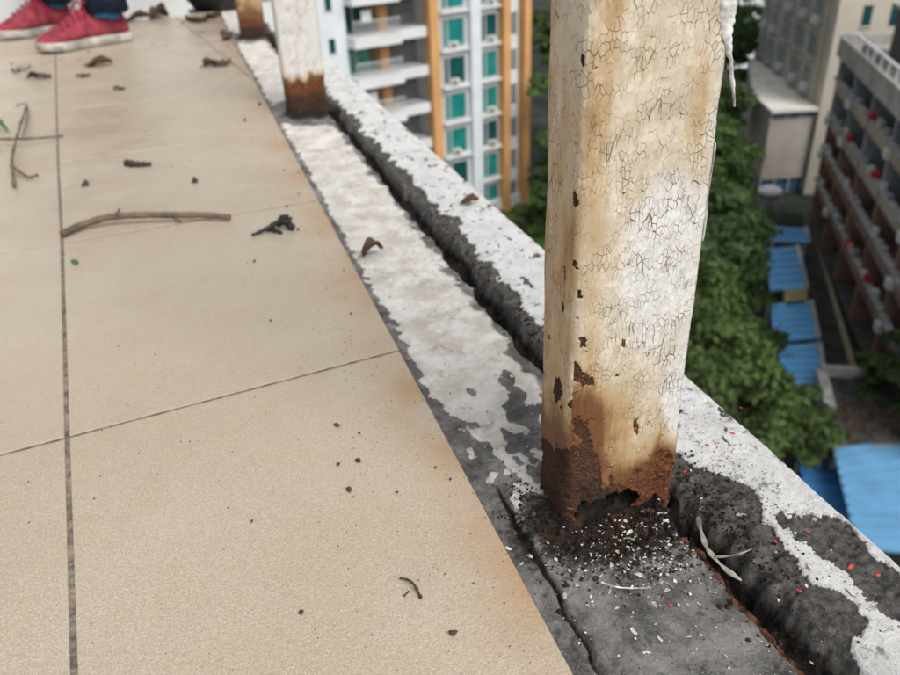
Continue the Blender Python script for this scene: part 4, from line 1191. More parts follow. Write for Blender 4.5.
# ------------------------------------------------------------------ the town below (ground 25 m under the terrace)
GZ = -25.0
def gp(x, y, z=GZ):
    g = ground_at(x, y, z); return (float(g[0]), float(g[1]))
M['ground'] = plain('weedy_ground', (0.04, 0.048, 0.038), 0.5, 0.25, 0.95, 0.1, 0.0, True)
M['asphalt'] = plain('dark_paving', (0.055, 0.05, 0.05), 0.35, 0.8, 0.9, 0.2, 0.0, True)
M['kerb_y'] = plain('sandy_kerb', (0.30, 0.27, 0.19), 0.2, 2, 0.9)
M['lawn'] = plain('lawn', (0.05, 0.11, 0.02), 0.3, 1.5, 0.95, 0.1, 0.0, True)
tag(MB().prism([(-500, -300), (600, -300), (600, 900), (-500, 900)], GZ - 1.0, GZ).build('ground', M['ground']), 'dark weedy ground between the buildings', kind='structure')
road = [gp(822, 205), gp(835, 205), gp(862, 372), gp(905, 520), gp(860, 560), gp(806, 372), gp(800, 240)]
tag(MB().prism([gp(803, 212), gp(818, 212), gp(853, 372), gp(893, 520), gp(850, 520), gp(812, 372)], GZ - 0.02, GZ + 0.02).build('alley', M['asphalt']), 'dark paved alley between the blue canopies and the balconies', kind='structure')
tag(MB().prism([gp(812, 230), gp(815, 230), gp(856, 368), gp(850, 368)], GZ - 0.02, GZ + 0.14).build('kerb', M['kerb_y']), 'sandy raised kerb along the alley', kind='structure')
tag(MB().prism([gp(480, 180), gp(560, 190), gp(575, 290), gp(480, 290)], GZ - 0.02, GZ + 0.02).build('lawn', M['lawn']), 'strip of lawn at the foot of the orange and white tower', kind='structure')

M['lb_wall'] = plain('bluish_white_tile', (0.64, 0.68, 0.72), 0.06, 0.6, 0.7, 0.3)
M['lb_band'] = plain('white_band', (0.66, 0.67, 0.68), 0.08, 0.7, 0.8)
M['lb_orange'] = plain('orange_tile', (0.60, 0.325, 0.135), 0.08, 0.5, 0.75)
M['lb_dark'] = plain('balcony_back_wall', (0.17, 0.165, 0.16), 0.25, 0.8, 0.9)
def glass(name, c, rough=0.12):
    t = NT(name, rough, 0.6)
    t.color(t.mix(t.ramp(t.noise(0.9, 3, 0.5, t.pos()), 0.35, 0.65), tuple(x * 0.75 for x in c), c))
    return t.m
M['teal'] = glass('teal_glass', (0.02, 0.23, 0.21))
M['teal2'] = glass('dark_teal_glass', (0.012, 0.075, 0.08))
M['curtain'] = plain('green_curtain', (0.10, 0.30, 0.22), 0.3, 3, 0.9)
M['pale_glass'] = glass('pale_blue_glass', (0.30, 0.36, 0.40))
M['blue_glass'] = glass('blue_glass', (0.06, 0.14, 0.20))
M['frame'] = plain('pale_aluminium', (0.50, 0.52, 0.53), 0.1, 3, 0.5)
M['rail'] = plain('dark_railing', (0.10, 0.10, 0.10), 0.2, 3, 0.6)
M['ac'] = plain('air_conditioner_white', (0.58, 0.58, 0.55), 0.12, 3, 0.6)
M['acfan'] = plain('fan_grille_dark', (0.05, 0.05, 0.05), 0.2, 5, 0.6)

# --- orange and white tower
LBR = math.atan2(0.57, 0.82)
LB = empty('residential_tower', (7.1, 70.2, GZ), LBR)
FH = 2.9
ZT = GZ * -1.0                                        # local z of the terrace level
def lz(z): return z - GZ
wallm = MB()
wallm.box(-9.2, 0.8, 0.35, 14, 0, 36)
wallm.box(-9.2, 0.8, 0.0, 0.35, 0, 1.2)
wallm.build('wall', M['lb_wall'], LB)
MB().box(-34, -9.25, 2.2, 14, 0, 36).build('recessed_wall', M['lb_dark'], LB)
MB().box(-20.6, -16.7, 0.0, 2.19, 0, 36).build('stair_wall', M['lb_wall'], LB)
MB().box(-34, -24.5, 0.3, 2.19, 0, 36).build('side_wall', M['lb_wall'], LB)
for (x0, x1, d) in ((-9.6, -8.75, 0.5), (-2.2, -1.5, 0.5), (0.05, 0.75, 0.5), (-24.3, -23.5, 0.5)):
    MB().box(x0, x1, -d, 0.349 if x0 > -20 else 2.18, 0, 36).build('orange_pillar', M['lb_orange'], LB)
MB().box(-5.45, -4.45, -0.25, 0.348, 0, 36).build('white_pilaster', M['lb_wall'], LB)
for k in range(9):
    zt = lz(-7.9) + FH * (3 - k)                      # window head of this floor
    if zt > 36: continue
    for (x0, x1, mt) in ((-7.9, -5.85, 'teal' if k % 2 else 'teal'), (-4.05, -2.45, 'teal2' if k % 3 else 'teal')):
        mt = ('teal', 'teal', 'teal2')[(k * 2 + (x0 > -5) * 2) % 3]
        w = MB().box(x0, x1, 0.28, 0.34, zt - 2.05, zt).build('window', M[mt], LB)
        fr = MB()
        fr.box(x0 - 0.12, x1 + 0.12, 0.16, 0.347, zt, zt + 0.12); fr.box(x0 - 0.12, x1 + 0.12, 0.16, 0.347, zt - 2.17, zt - 2.05)
        fr.box(x0 - 0.12, x0, 0.18, 0.346, zt - 2.05, zt); fr.box(x1, x1 + 0.12, 0.18, 0.346, zt - 2.05, zt)
        xm = x0 + 0.42
        fr.box(xm - 0.05, xm + 0.05, 0.2, 0.345, zt - 2.05, zt)
        fr.build('frame', M['frame'], w)
        MB().box(x0 - 0.3, x1 + 0.3, -0.12, 0.343, zt - 2.42, zt - 2.22).build('sill', M['lb_band'], w)
        if (k + (x0 > -5)) % 3 != 2:
            a = MB().box(x0 + 0.5, x0 + 1.3, -0.10, 0.30, zt - 2.21, zt - 1.72 + 0.04)
            ao = a.build('air_conditioner', M['ac'], LB)
            MB().tube([(x0 + 0.8, -0.13, zt - 1.96), (x0 + 0.8, -0.09, zt - 1.96)], 0.19, 12).build('fan', M['acfan'], ao)
    # narrow windows of the end strip
    w = MB().box(-1.05, -0.35, 0.28, 0.34, zt - 1.75, zt - 0.15).build('window', M['pale_glass'], LB)
    fr = MB(); fr.box(-1.12, -1.05, 0.2, 0.344, zt - 1.8, zt - 0.1); fr.box(-0.35, -0.28, 0.2, 0.344, zt - 1.8, zt - 0.1); fr.box(-0.73, -0.67, 0.2, 0.344, zt - 1.75, zt - 0.15)
    fr.build('frame', M['rail'], w)
    # balconies: deep part at left, shallow part at right
    zb = lz(-8.15) + FH * (3 - k)                     # top of slab band
    MB().box(-16.65, -12.6, -1.1, 2.19, zb - 0.75, zb).build('balcony_slab', M['lb_band'], LB)
    MB().box(-12.58, -9.66, -0.1, 2.19, zb - 0.70, zb + 0.04).build('balcony_slab', M['lb_band'], LB)
    MB().box(-23.28, -20.62, -0.6, 2.19, zb - 0.75, zb).build('balcony_slab', M['lb_band'], LB)
    rl = MB()
    for q in range(28): rl.box(-16.6 + q * 0.145, -16.57 + q * 0.145, -1.02, -0.99, zb, zb + 1.05)
    rl.box(-16.65, -12.6, -1.04, -0.97, zb + 1.05, zb + 1.12)
    rl.build('railing', M['frame'], LB)
    rl = MB()
    for q in range(20): rl.box(-12.5 + q * 0.145, -12.47 + q * 0.145, 0.0, 0.03, zb + 0.04, zb + 1.9)
    rl.build('screen', M['rail'], LB)
    w = MB().box(-16.2, -13.7, 2.1, 2.17, zb + 0.05, zb + 1.95).build('balcony_door', M['curtain' if k % 2 == 0 else 'teal2'], LB)
    fr = MB(); fr.box(-15.0, -14.9, 2.05, 2.16, zb + 0.05, zb + 1.95); fr.box(-16.3, -16.2, 2.05, 2.16, zb + 0.05, zb + 2.0); fr.box(-16.3, -13.6, 2.05, 2.16, zb + 1.95, zb + 2.05)
    fr.build('frame', M['frame'], w)
    MB().box(-13.2, -12.4, 1.2, 2.18, zb + 0.002, zb + 2.1).build('orange_panel', M['lb_orange'], LB)
    # laundry and small stair windows
    if k in (3, 5): MB().box(-15.6, -14.8, -0.5, -0.46, zb + 0.9, zb + 1.75).build('laundry', M['lb_band'], LB)
    w = MB().box(-18.2, -17.7, -0.04, 0.02, zt - 1.2, zt - 0.2).build('window', M['teal2'], LB)
    MB().box(-18.32, -17.58, -0.06, -0.001, zt - 1.3, zt - 1.2).build('sill', M['frame'], w)
    w = MB().box(-28.2, -26.8, 0.24, 0.31, zt - 1.7, zt - 0.2).build('window', M['teal2'], LB)
    MB().box(-28.4, -26.6, 0.18, 0.299, zt - 1.85, zt - 1.7).build('sill', M['frame'], w)
tag(LB, 'tall white apartment tower with orange pillars and green glass windows behind the posts', 'building')

# --- right-hand balcony block
M['rb_wall'] = plain('brown_pink_render', (0.25, 0.155, 0.125), 0.25, 0.7, 0.9)
M['rb_cream'] = plain('cream_parapet', (0.36, 0.32, 0.25), 0.2, 0.7, 0.9)
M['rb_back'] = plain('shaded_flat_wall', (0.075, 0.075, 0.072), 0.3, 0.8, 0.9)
M['rb_pillar'] = plain('bluish_grey_pillar', (0.25, 0.28, 0.30), 0.15, 0.8, 0.9)
M['rb_rim'] = plain('pale_concrete_rim', (0.34, 0.34, 0.33), 0.3, 1.5, 0.9)
M['roofgrey'] = plain('roof_concrete', (0.33, 0.32, 0.30), 0.25, 0.6, 0.9)
M['flower'] = plain('red_flowers', (0.50, 0.03, 0.05), 0.3, 6, 0.8)
RBA = math.atan2(0.964, 0.267)
RB = empty('balcony_block', (25.5, 43.0, GZ), RBA)
NB, BW = 6, 6.1
X0 = 19.3 - 6 * 6.1
X1 = X0 + NB * BW
ROOF = lz(-10.3)
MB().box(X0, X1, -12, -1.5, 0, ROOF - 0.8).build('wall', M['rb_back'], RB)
MB().box(X0 - 0.3, X1 + 0.2, -12.2, 0.30, ROOF - 0.799, ROOF).build('roof', M['roofgrey'], RB)
MB().box(X0 - 0.3, X1 + 0.2, 0.1, 0.29, ROOF + 0.001, ROOF + 0.6).build('roof_parapet', M['roofgrey'], RB)
MB().box(X1 - 0.2, X1 + 0.2, -12.2, 0.099, ROOF + 0.001, ROOF + 0.75).build('roof_parapet', M['roofgrey'], RB)
RF = 2.65
rfr = random.Random(4)
for f in range(5):
    z0 = ROOF - 0.8 - RF * (f + 1)
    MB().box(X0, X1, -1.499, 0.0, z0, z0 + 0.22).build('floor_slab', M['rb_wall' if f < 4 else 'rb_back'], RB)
    for b in range(NB):
        xa, xb = X0 + b * BW, X0 + (b + 1) * BW
        if f == 4: continue
        MB().box(xa + 0.24, xb - 0.24, -0.12, 0.06, z0 + 0.221, z0 + 1.0).build('parapet', M['rb_cream' if f < 2 else 'rb_wall'], RB)
        MB().box(xa + 0.1, xb - 0.1, -0.15, 0.24, z0 + 1.001, z0 + 1.16).build('planter_ledge', M['rb_rim'], RB)
        for q in range(rfr.randint(1, 4)):
            xp = rfr.uniform(xa + 0.4, xb - 0.9)
            wpl = rfr.uniform(0.3, 0.7)
            MB().box(xp, xp + wpl, -0.1, 0.20, z0 + 1.162, z0 + 1.162 + rfr.uniform(0.25, 0.5)).build('planter', M[rfr.choice(['ac', 'rb_rim', 'rb_pillar'])], RB, bevel=0.03)
        if rfr.random() < 0.3:
            fl = MB()
            xp = rfr.uniform(xa + 0.5, xb - 0.9)
            for q in range(26):
                cxp, cyp, czp = xp + rfr.gauss(0, 0.2), 0.12 + rfr.gauss(0, 0.12), z0 + 1.32 + rfr.gauss(0, 0.12)
                MM = Matrix.Translation((cxp, cyp, czp)) @ Matrix.Rotation(rfr.uniform(0, 6), 4, Vector((rfr.gauss(0, 1), rfr.gauss(0, 1), rfr.gauss(0, 1) + 0.01)).normalized())
                fl.box(-0.08, 0.08, -0.08, 0.08, -0.03, 0.03, MM)
            fl.build('flowers', M['flower'], RB)
        w = MB().box(xa + 0.9, xb - 1.2, -1.49, -1.44, z0 + 0.35, z0 + 2.35).build('balcony_door', M['teal2'], RB)
        MB().box((xa + xb) / 2 - 0.2, (xa + xb) / 2 - 0.1, -1.46, -1.40, z0 + 0.35, z0 + 2.35).build('frame', M['frame'], w)
        if rfr.random() < 0.5:
            MB().box(xb - 1.1, xb - 0.4, 0.08, 0.42, z0 + 0.3, z0 + 0.85).build('air_conditioner', M['ac'], RB, bevel=0.03)
for b in range(NB + 1):
    xa = X0 + b * BW
    for f in range(5):
        z0 = ROOF - 0.8 - RF * (f + 1)
        MB().box(xa - 0.22, xa + 0.22, -1.498, -0.02, z0 + 0.221, z0 + RF).build('pillar', M['rb_pillar' if f < 2 else 'rb_wall'], RB)
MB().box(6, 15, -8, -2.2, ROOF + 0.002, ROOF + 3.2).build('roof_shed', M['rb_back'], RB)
MB().box(5.6, 15.3, -8.3, -1.8, ROOF + 3.201, ROOF + 3.4).build('shed_roof', M['roofgrey'], RB)
MB().box(3.0, 5.4, -6, -2.4, ROOF + 0.002, ROOF + 2.6).build('roof_cabin', M['lb_band'], RB)
MB().box(2.9, 5.5, -6.1, -2.3, ROOF + 2.601, ROOF + 2.75).build('cabin_roof', M['flower'], RB)
rl = MB()
rl.tube([(0, 0.27, ROOF + 1.5), (14, 0.27, ROOF + 1.5)], 0.09, 8)
for q in range(8): rl.tube([(q * 2, 0.27, ROOF + 0.7), (q * 2, 0.27, ROOF + 1.5)], 0.04, 6)
rl.build('roof_rail', M['lb_band'], RB)
for q in range(7):
    MB().tube([(rfr.uniform(-6, 20), -1.0 + rfr.uniform(-0.4, 0.4), ROOF + 0.003)] * 1 + [(0, 0, 0)], 0.1, 6) if False else None
    xq = rfr.uniform(0, 20)
    MB().tube([(xq, -0.9, ROOF + 0.003), (xq, -0.9, ROOF + 0.5)], [0.28, 0.34], 10).build('roof_pot', M['rb_pillar'], RB)
tag(RB, 'long block with stacked planted balconies and red flowers at the right edge', 'building')

# --- cream tower with a low flat-roofed wing
M['cream'] = plain('cream_tile', (0.50, 0.46, 0.385), 0.06, 0.5, 0.8)
M['greige'] = plain('weathered_beige_wall', (0.40, 0.37, 0.315), 0.12, 0.5, 0.9)
M['pod_wall'] = plain('pinkish_beige_render', (0.40, 0.365, 0.325), 0.10, 0.5, 0.9)
M['pod_roof'] = plain('pale_roof_screed', (0.62, 0.60, 0.55), 0.12, 0.6, 0.9)
pz = -17.0
c0 = np.array(gp(820, 108, pz)); cb = np.array(gp(763, 60, pz))
td = (cb - c0) / np.hypot(*(cb - c0))
TWR = math.atan2(td[1], td[0]) - PI / 2             # local y runs back along the left face
TW = empty('cream_tower', (c0[0], c0[1], GZ), TWR)
MB().box(0.0, 9.0, 0.0, 26.0, 0, 40).build('wall', M['cream'], TW)
MB().box(-0.25, -0.002, 1.8, 25.9, 8.2, 40).build('side_wall', M['greige'], TW)
for f in range(11):
    z0 = 8.9 + f * 2.9
    for y0, wd in ((3.4, 2.4), (7.6, 3.4), (13.0, 3.4), (18.4, 2.4), (22.4, 2.2)):
        w = MB().box(-0.30, -0.252, y0, y0 + wd, z0, z0 + 1.7).build('window', M['teal2'], TW)
        MB().box(-0.75, -0.302, y0 - 0.15, y0 + wd + 0.15, z0 - 0.35, z0 - 0.12).build('sill', M['rb_rim'], w)
        fr = MB()
        for q in range(int(wd / 0.6) + 1): fr.box(-0.36, -0.301, y0 + q * 0.6 - 0.04, y0 + q * 0.6 + 0.04, z0, z0 + 1.7)
        fr.build('frame', M['frame'], w)
        if (f + int(y0)) % 2: MB().box(-0.85, -0.30, y0 + 0.3, y0 + 1.1, z0 - 0.11, z0 + 0.5).build('air_conditioner', M['ac'], TW)
    w = MB().box(2.0, 2.7, -0.06, -0.002, z0 + 0.1, z0 + 1.7).build('window', M['teal2'], TW)
    MB().box(1.9, 2.8, -0.12, -0.061, z0 - 0.05, z0 + 0.1).build('sill', M['cream'], w)
    MB().box(4.2, 5.4, -0.06, -0.002, z0 + 0.1, z0 + 1.7).build('window', M['teal2'], TW)
tag(TW, 'tall cream tower with a plain front and window stacks down its left side', 'building')
PD_ = empty('low_wing', (0, 0, GZ), 0)
poly = [gp(819, 108, pz), gp(772, 111, pz), gp(754, 95, pz), gp(748, 60, pz), gp(763, 54, pz)]
def shrink(poly, k):
    c_ = np.mean(np.array(poly), 0); return [tuple(c_ + (np.array(p_) - c_) * k) for p_ in poly]
MB().prism(shrink(poly, 0.955), 1.51, lz(pz) - 0.95).build('wall', M['pod_wall'], PD_)
MB().prism(shrink(poly, 0.945), lz(pz) - 0.949, lz(pz) - 0.25).build('clerestory', M['pale_glass'], PD_)
for i in range(len(poly)):
    A, B = np.array(shrink(poly, 0.955)[i]), np.array(shrink(poly, 0.955)[(i + 1) % len(poly)])
    nn_ = max(2, int(np.hypot(*(B - A)) / 1.3))
    for q in range(nn_):
        p_ = A + (B - A) * q / nn_
        MB().box(p_[0] - 0.07, p_[0] + 0.07, p_[1] - 0.07, p_[1] + 0.07, lz(pz) - 0.948, lz(pz) - 0.251).build('mullion', M['frame'], PD_)
        if i in (0, 1, 2):
            MB().box(p_[0] - 0.05, p_[0] + 0.05, p_[1] - 0.05, p_[1] + 0.05, 0.2, 1.5).build('mullion', M['frame'], PD_)
MB().prism(shrink(poly, 0.935), 0.0, 1.50).build('ground_floor_glass', M['blue_glass'], PD_)
MB().prism(shrink(poly, 1.0), lz(pz) - 0.249, lz(pz)).build('roof', M['pod_roof'], PD_)
ry = [gp(757, 80, pz), gp(812, 84, pz), gp(814, 86, pz), gp(757, 83, pz)]
MB().prism(ry, lz(pz) + 0.001, lz(pz) + 0.45).build('roof_step', M['pod_roof'], PD_)
tag(PD_, 'low beige wing with pale flat roof in front of the cream tower', 'building')

# --- white block far behind
FB = empty('white_block', (45.0, 128.0, GZ), 0.35)
MB().box(-14, 16, 0, 12, 0, 30).build('wall', M['lb_wall'], FB)
for f in range(9):
    for q in range(9):
        x_ = -12.6 + q * 3.1
        w = MB().box(x_, x_ + 1.7, -0.10, -0.002, 1.2 + f * 3.0, 2.9 + f * 3.0).build('window', M['teal2'], FB)
        MB().box(x_ - 0.15, x_ + 1.85, -0.22, -0.101, 1.0 + f * 3.0, 1.2 + f * 3.0).build('sill', M['lb_band'], w)
tag(FB, 'white apartment block far off behind the dark trees at the top', 'building')

# --- blue sheet roofs along the alley
def sheet_mat(name, c):
    t = NT(name, 0.5, 0.4)
    co = t.pos()
    cc = t.mix(t.ramp(t.noise(0.7, 5, 0.6, co), 0.3, 0.7), tuple(x * 0.8 for x in c), c)
    t.color(t.mix(t.ramp(t.noise(3.0, 4, 0.7, co), 0.55, 0.75, 0, 0.4), cc, tuple(x * 0.5 + 0.08 for x in c)))
    return t.m
M['blue'] = sheet_mat('blue_sheet', (0.13, 0.40, 0.72))
M['blue2'] = sheet_mat('deep_blue_sheet', (0.05, 0.20, 0.46))
M['blue3'] = sheet_mat('faded_blue_sheet', (0.13, 0.32, 0.52))
M['tan'] = plain('tan_board', (0.33, 0.27, 0.14), 0.2, 1.0, 0.9)
def canopy(px, z, mat, label, name='canopy', ribs=7, cat='canopy', trim=True):
    P_ = [np.array(gp(x, y, z)) for x, y in px]
    cen = sum(P_) / 4
    root = empty(name, (cen[0], cen[1], GZ))
    Q = [tuple(p_ - cen) for p_ in P_]
    MB().prism(Q, lz(z) - 0.10, lz(z)).build('sheet', M[mat], root)
    for i in range(1, ribs):
        a = np.array(Q[0]) + (np.array(Q[3]) - np.array(Q[0])) * i / ribs
        b = np.array(Q[1]) + (np.array(Q[2]) - np.array(Q[1])) * i / ribs
        d = (b - a) / np.hypot(*(b - a)); nn = np.array([-d[1], d[0]]) * 0.06
        a, b = a + d * 0.05, b - d * 0.05
        MB().prism([tuple(a + nn), tuple(b + nn), tuple(b - nn), tuple(a - nn)], lz(z) + 0.001, lz(z) + 0.11).build('rib', M[mat], root)
    if trim:
        a, b = np.array(Q[1]), np.array(Q[2]); d = (b - a) / np.hypot(*(b - a)); nn = np.array([d[1], -d[0]]); nn = nn if nn @ a > 0 else -nn
        MB().prism([tuple(a), tuple(b), tuple(b + nn * 0.3), tuple(a + nn * 0.3)], lz(z) - 0.14, lz(z) + 0.12).build('gutter', M['pale_glass'], root)
    for q in Q:
        q = np.array(q) * 0.92
        MB().tube([(q[0], q[1], 0), (q[0], q[1], lz(z) - 0.101)], 0.06, 6).build('leg', M['frame'], root)
    return tag(root, label, cat, 'blue sheet roofs below')
canopy([(768, 226), (804, 228), (807, 242), (772, 241)], -22.3, 'blue', 'short blue sheet canopy nearest the low beige wing', ribs=4)
canopy([(766, 249), (795, 246), (804, 288), (770, 290)], -22.2, 'blue', 'blue sheet canopy between the tan board and the farther canopy', ribs=6)
canopy([(770, 303), (808, 301), (815, 338), (774, 341)], -22.2, 'blue', 'blue sheet canopy just in front of the tan board', ribs=6)
canopy([(775, 346), (816, 343), (822, 386), (783, 386)], -22.2, 'blue', 'nearest blue sheet canopy along the alley by the dark flat roof', ribs=6)
canopy([(784, 290), (807, 288), (807, 299), (785, 301)], -21.9, 'tan', 'tan board roof between two blue canopies', ribs=3, trim=False)
canopy([(832, 444), (930, 424), (1010, 560), (857, 548)], -22.0, 'blue3', 'wide faded blue sheet roof at the lower right', ribs=11, cat='roof', name='sheet_roof', trim=False)
canopy([(796, 456), (836, 452), (858, 530), (812, 520)], -23.2, 'blue2', 'deep blue sheet roof left of the wide faded one', ribs=6, cat='roof', name='sheet_roof', trim=False)
# dark flat-roofed hut
M['hutroof'] = plain('dirty_dark_roof', (0.055, 0.053, 0.05), 0.5, 1.3, 0.95, 0.1)
M['hutwall'] = plain('grimy_grey_wall', (0.22, 0.215, 0.205), 0.3, 0.8, 0.9)
hz = -21.6
hp = [gp(820, 372, hz), gp(905, 376, hz), gp(925, 437, hz), gp(836, 441, hz)]
hut = empty('flat_roofed_hut', (0, 0, GZ))
MB().prism(hp, 0, lz(hz) - 0.3).build('wall', M['hutwall'], hut)
MB().prism(shrink(hp, 0.985), lz(hz) - 0.299, lz(hz) - 0.15).build('roof', M['hutroof'], hut)
def edge_strip(a, b, w, z0, z1, name, mat):
    a, b = np.array(a), np.array(b); d = (b - a) / np.hypot(*(b - a)); nn = np.array([-d[1], d[0]]) * w / 2
    MB().prism([tuple(a + nn), tuple(b + nn), tuple(b - nn), tuple(a - nn)], z0, z1).build(name, mat, hut)
edge_strip(hp[0], hp[1], 0.35, lz(hz) - 0.2985, lz(hz) + 0.35, 'roof_edge', M['rb_rim'])
hm = np.array(hp[0]) + (np.array(hp[3]) - np.array(hp[0])) * 0.6
edge_strip(np.array(hp[0]) + (np.array(hp[3]) - np.array(hp[0])) * 0.05, hm, 0.5, lz(hz) - 0.2983, lz(hz) + 0.32, 'roof_edge', M['rb_rim'])
rub = Scatter()
hr = np.random.default_rng(3)
for i in range(120):
    a, b = hr.uniform(0.06, 0.95), hr.uniform(0.35, 0.97)
    p_ = (np.array(hp[0]) * (1 - a) + np.array(hp[1]) * a) * (1 - b) + (np.array(hp[3]) * (1 - a) + np.array(hp[2]) * a) * b
    V_, F_ = crumb_verts(hr.uniform(0.05, 0.16), hr); rub.add(V_, F_, (p_[0], p_[1], lz(hz) - 0.1))
me = bpy.data.meshes.new('roof_litter'); me.from_pydata(np.concatenate(rub.v).tolist(), [], rub.f); me.update()
tag(link('roof_litter', me, M['leaf_dry'], hut), kind='stuff')
tag(hut, 'small dark flat-roofed hut with pale roof edges beside the alley', 'hut')
# white capped tank by the wing
tp = gp(765, 222, GZ)
tank = empty('water_tank', (tp[0], tp[1], GZ))
MB().tube([(0, 0, 0), (0, 0, 2.6)], 0.75, 16).build('drum', M['hutwall'], tank, True)
MB().tube([(0, 0, 2.601), (0, 0, 2.9), (0, 0, 3.15), (0, 0, 3.25)], [1.0, 1.0, 0.6, 0.1], 16).build('lid', M['lb_band'], tank, True)
tag(tank, 'grey drum tank with a white rounded lid beside the trees', 'tank')
# small parked pale car-like box is only a blur in the photo: a white cover on a cart
tp = gp(773, 356, GZ)
cv = empty('covered_cart', (tp[0], tp[1], GZ), 0.3)
MB().box(-0.9, 0.9, -0.6, 0.6, 0.5, 1.3).build('cover', M['lb_band'], cv, bevel=0.18)
for q in (-0.6, 0.6): MB().tube([(q, -0.5, 0.26), (q, -0.58, 0.26)], 0.25, 12).build('wheel', M['acfan'], cv)
MB().box(-0.95, 0.95, -0.5, 0.5, 0.35, 0.499).build('bed', M['hutwall'], cv)
tag(cv, 'white covered cart under the trees beside the blue canopies', 'cart')

# ------------------------------------------------------------------ trees
def leaf_mat(name, c):
    t = NT(name, 0.6, 0.25)
    g_ = t.t.nodes.new('ShaderNodeNewGeometry')
    r = g_.outputs['Random Per Island']
    oi = t.t.nodes.new('ShaderNodeObjectInfo')
    cc = t.mix(r, tuple(x * 0.45 for x in c), tuple(min(1, x * 1.5) for x in c))
    cc = t.mix(t.math('MULTIPLY', oi.outputs['Random'], 0.55), cc, t.mix(r, (0.03, 0.06, 0.022), (0.16, 0.21, 0.05)))
    t.color(cc)
    tr = t.t.nodes.new('ShaderNodeBsdfTranslucent')
    t.t.links.new(cc, tr.inputs['Color'])
    mx = t.t.nodes.new('ShaderNodeMixShader'); mx.inputs[0].default_value = 0.38
    out = t.t.nodes['Material Output']
    t.t.links.new(t.b.outputs[0], mx.inputs[1]); t.t.links.new(tr.outputs[0], mx.inputs[2]); t.t.links.new(mx.outputs[0], out.inputs['Surface'])
    return t.m
M['leaf_a'] = leaf_mat('leaf_mid_green', (0.085, 0.145, 0.042))
M['leaf_b'] = leaf_mat('leaf_dark_green', (0.060, 0.108, 0.038))
M['leaf_c'] = leaf_mat('leaf_blue_green', (0.075, 0.130, 0.050))
M['bark'] = plain('bark', (0.10, 0.08, 0.06), 0.3, 2, 0.95)
def crown_mesh(seed, rx, rz, clumps, leaves, lsz):
    r_ = np.random.default_rng(seed)
    Vs, Fs = [], []
    n_ = 0
    for c_ in range(clumps):
        d = r_.normal(size=3); d /= np.linalg.norm(d)
        if d[2] < -0.45: d[2] *= -0.6
        rad = r_.uniform(0.35, 1.08) ** 0.6
        ce = d * np.array([rx, rx, rz]) * rad * (1 + 0.12 * r_.normal())
        cr = rx * r_.uniform(0.14, 0.33)
        k = int(leaves * r_.uniform(0.7, 1.3))
        dd = r_.normal(size=(k, 3)); dd /= np.linalg.norm(dd, axis=1)[:, None]
        dd[:, 2] = np.where(dd[:, 2] < -0.3, -dd[:, 2] * 0.7, dd[:, 2])
        P_ = ce + dd * cr * (r_.uniform(0.5, 1.08, (k, 1))) * np.array([1, 1, 0.75])
        nrm = dd + r_.normal(0, 0.5, (k, 3)) + np.array([0, 0, 0.35]); nrm /= np.linalg.norm(nrm, axis=1)[:, None]
        tx = np.cross(nrm, r_.normal(size=(k, 3))); tx /= np.linalg.norm(tx, axis=1)[:, None]
        ty = np.cross(nrm, tx)
        sz = lsz * r_.uniform(0.6, 1.3, (k, 1))
        quad = np.stack([P_ - tx * sz, P_ + ty * sz * 0.55, P_ + tx * sz, P_ - ty * sz * 0.55], 1).reshape(-1, 3)
        Vs.append(quad); Fs.append(np.arange(k * 4).reshape(-1, 4) + n_); n_ += k * 4
    return mesh_np('crown', np.concatenate(Vs), np.concatenate(Fs))
CROWNS = [crown_mesh(1, 3.7, 3.2, 52, 150, 0.23), crown_mesh(2, 4.3, 3.3, 58, 150, 0.25), crown_mesh(3, 3.1, 3.6, 44, 150, 0.22)]
for m_, k in zip(CROWNS, 'abc'): m_.materials.append(M['leaf_' + k])
def trunk_mesh(h, seed):
    r_ = random.Random(seed); b = MB()
    b.tube([(0, 0, 0), (r_.uniform(-.2, .2), r_.uniform(-.2, .2), h * 0.5), (r_.uniform(-.3, .3), r_.uniform(-.3, .3), h)], [0.30, 0.22, 0.13], 9)
    for i in range(6):
        a = i * 1.05 + r_.uniform(-.3, .3); z_ = h * r_.uniform(0.55, 0.95)
        b.tube([(0, 0, z_), (1.1 * math.cos(a), 1.1 * math.sin(a), z_ + 0.9), (2.3 * math.cos(a), 2.3 * math.sin(a), z_ + 1.6)], [0.11, 0.075, 0.03], 6)
    return b.mesh('trunk')
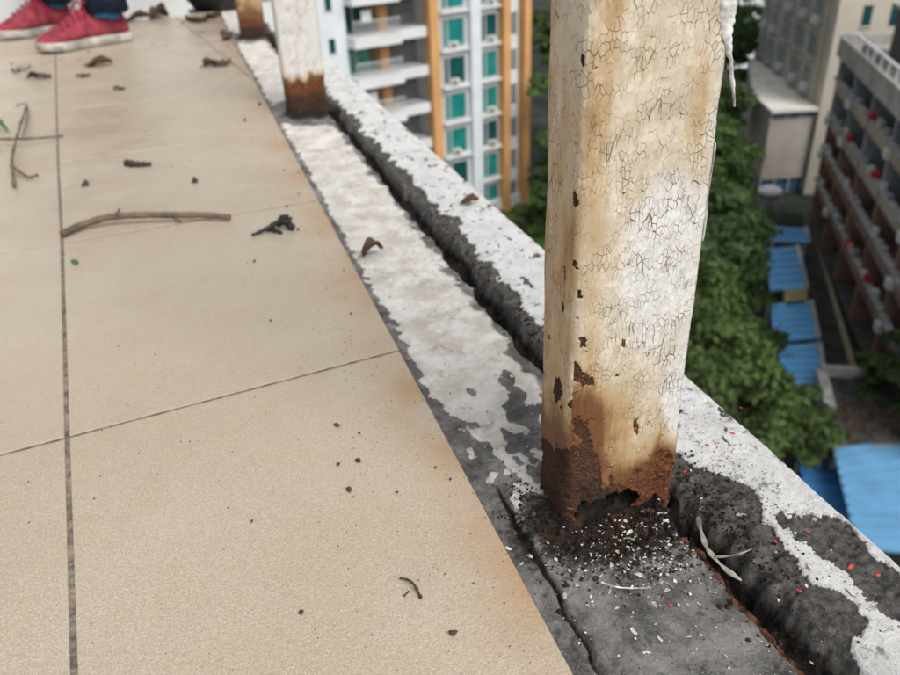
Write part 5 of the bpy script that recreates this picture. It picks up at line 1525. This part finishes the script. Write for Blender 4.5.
TREES = [  # crown centre pixel, crown centre height, mesh, scale, label
    (700, 338, -20.0, 0, 0.95, 'bushy tree left of the nearest blue canopies'),
    (690, 300, -19.0, 2, 1.0, 'tree close behind the nearest post, level with the farther canopies'),
    (716, 284, -20.5, 1, 0.72, 'dense green tree beside the tan board roof'),
    (706, 236, -18.5, 1, 0.9, 'bright green tree behind the post at mid height'),
    (714, 226, -20.5, 0, 0.8, 'dark tree left of the white-lidded tank'),
    (700, 168, -18.0, 0, 1.0, 'tall tree left of the low beige wing'),
    (712, 176, -20.0, 2, 0.9, 'dark tree against the side of the low beige wing'),
    (702, 112, -18.5, 1, 1.0, 'light green tree below the hanging paint curl'),
    (702, 62, -17.5, 1, 1.2, 'broad dark tree left of the low wing roof'),
    (768, 40, -16.0, 0, 1.15, 'dark tree in front of the white block at the top'),
    (728, 22, -17.0, 2, 1.1, 'dark tree just right of the hanging paint curl'),
    (742, 402, -21.2, 2, 0.8, 'feathery tree just above the white kerb'),
    (728, 405, -20.8, 0, 0.85, 'green tree touching the white kerb beside the post'),
    (784, 436, -22.0, 1, 0.5, 'small bush beside the deep blue roof'),
    (752, 348, -22.3, 1, 0.4, 'low leafy tree by the white covered cart'),
    (690, 370, -19.8, 1, 0.9, 'tree seen right beside the stained post edge'),
    (918, 372, -20.8, 2, 0.8, 'dark tree at the right edge over the flat-roofed hut'),
    (588, 40, -12.0, 1, 1.3, 'dark tree right of the orange pillar tower near the top'),
    (590, 100, -15.0, 0, 1.2, 'dark tree between the tower and the nearest post'),
    (584, 150, -18.0, 2, 1.2, 'tree right of the tower at mid height'),
    (568, 200, -21.5, 1, 0.8, 'leafy tree at the foot of the orange pillar tower'),
    (528, 222, -23.6, 0, 0.40, 'low bright bush at the corner of the orange pillar tower'),
]
for i, (px_, py_, zc, mi, sc_, lab) in enumerate(TREES):
    g = ground_at(px_, py_, zc)
    root = empty('leafy_tree', (g[0], g[1], GZ), i * 1.3)
    h = zc - GZ
    cr = link('crown', CROWNS[mi], None, root, loc=(0, 0, h))
    cr.scale = (sc_ * (0.92 + 0.16 * ((i * 7) % 5) / 4), sc_ * (0.92 + 0.16 * ((i * 3) % 5) / 4), sc_)
    cr.rotation_euler = (0, 0, i * 0.77)
    tk = link('trunk', trunk_mesh(max(1.2, h - 0.3), i), M['bark'], root)
    tag(root, lab, 'tree', 'trees between the buildings')
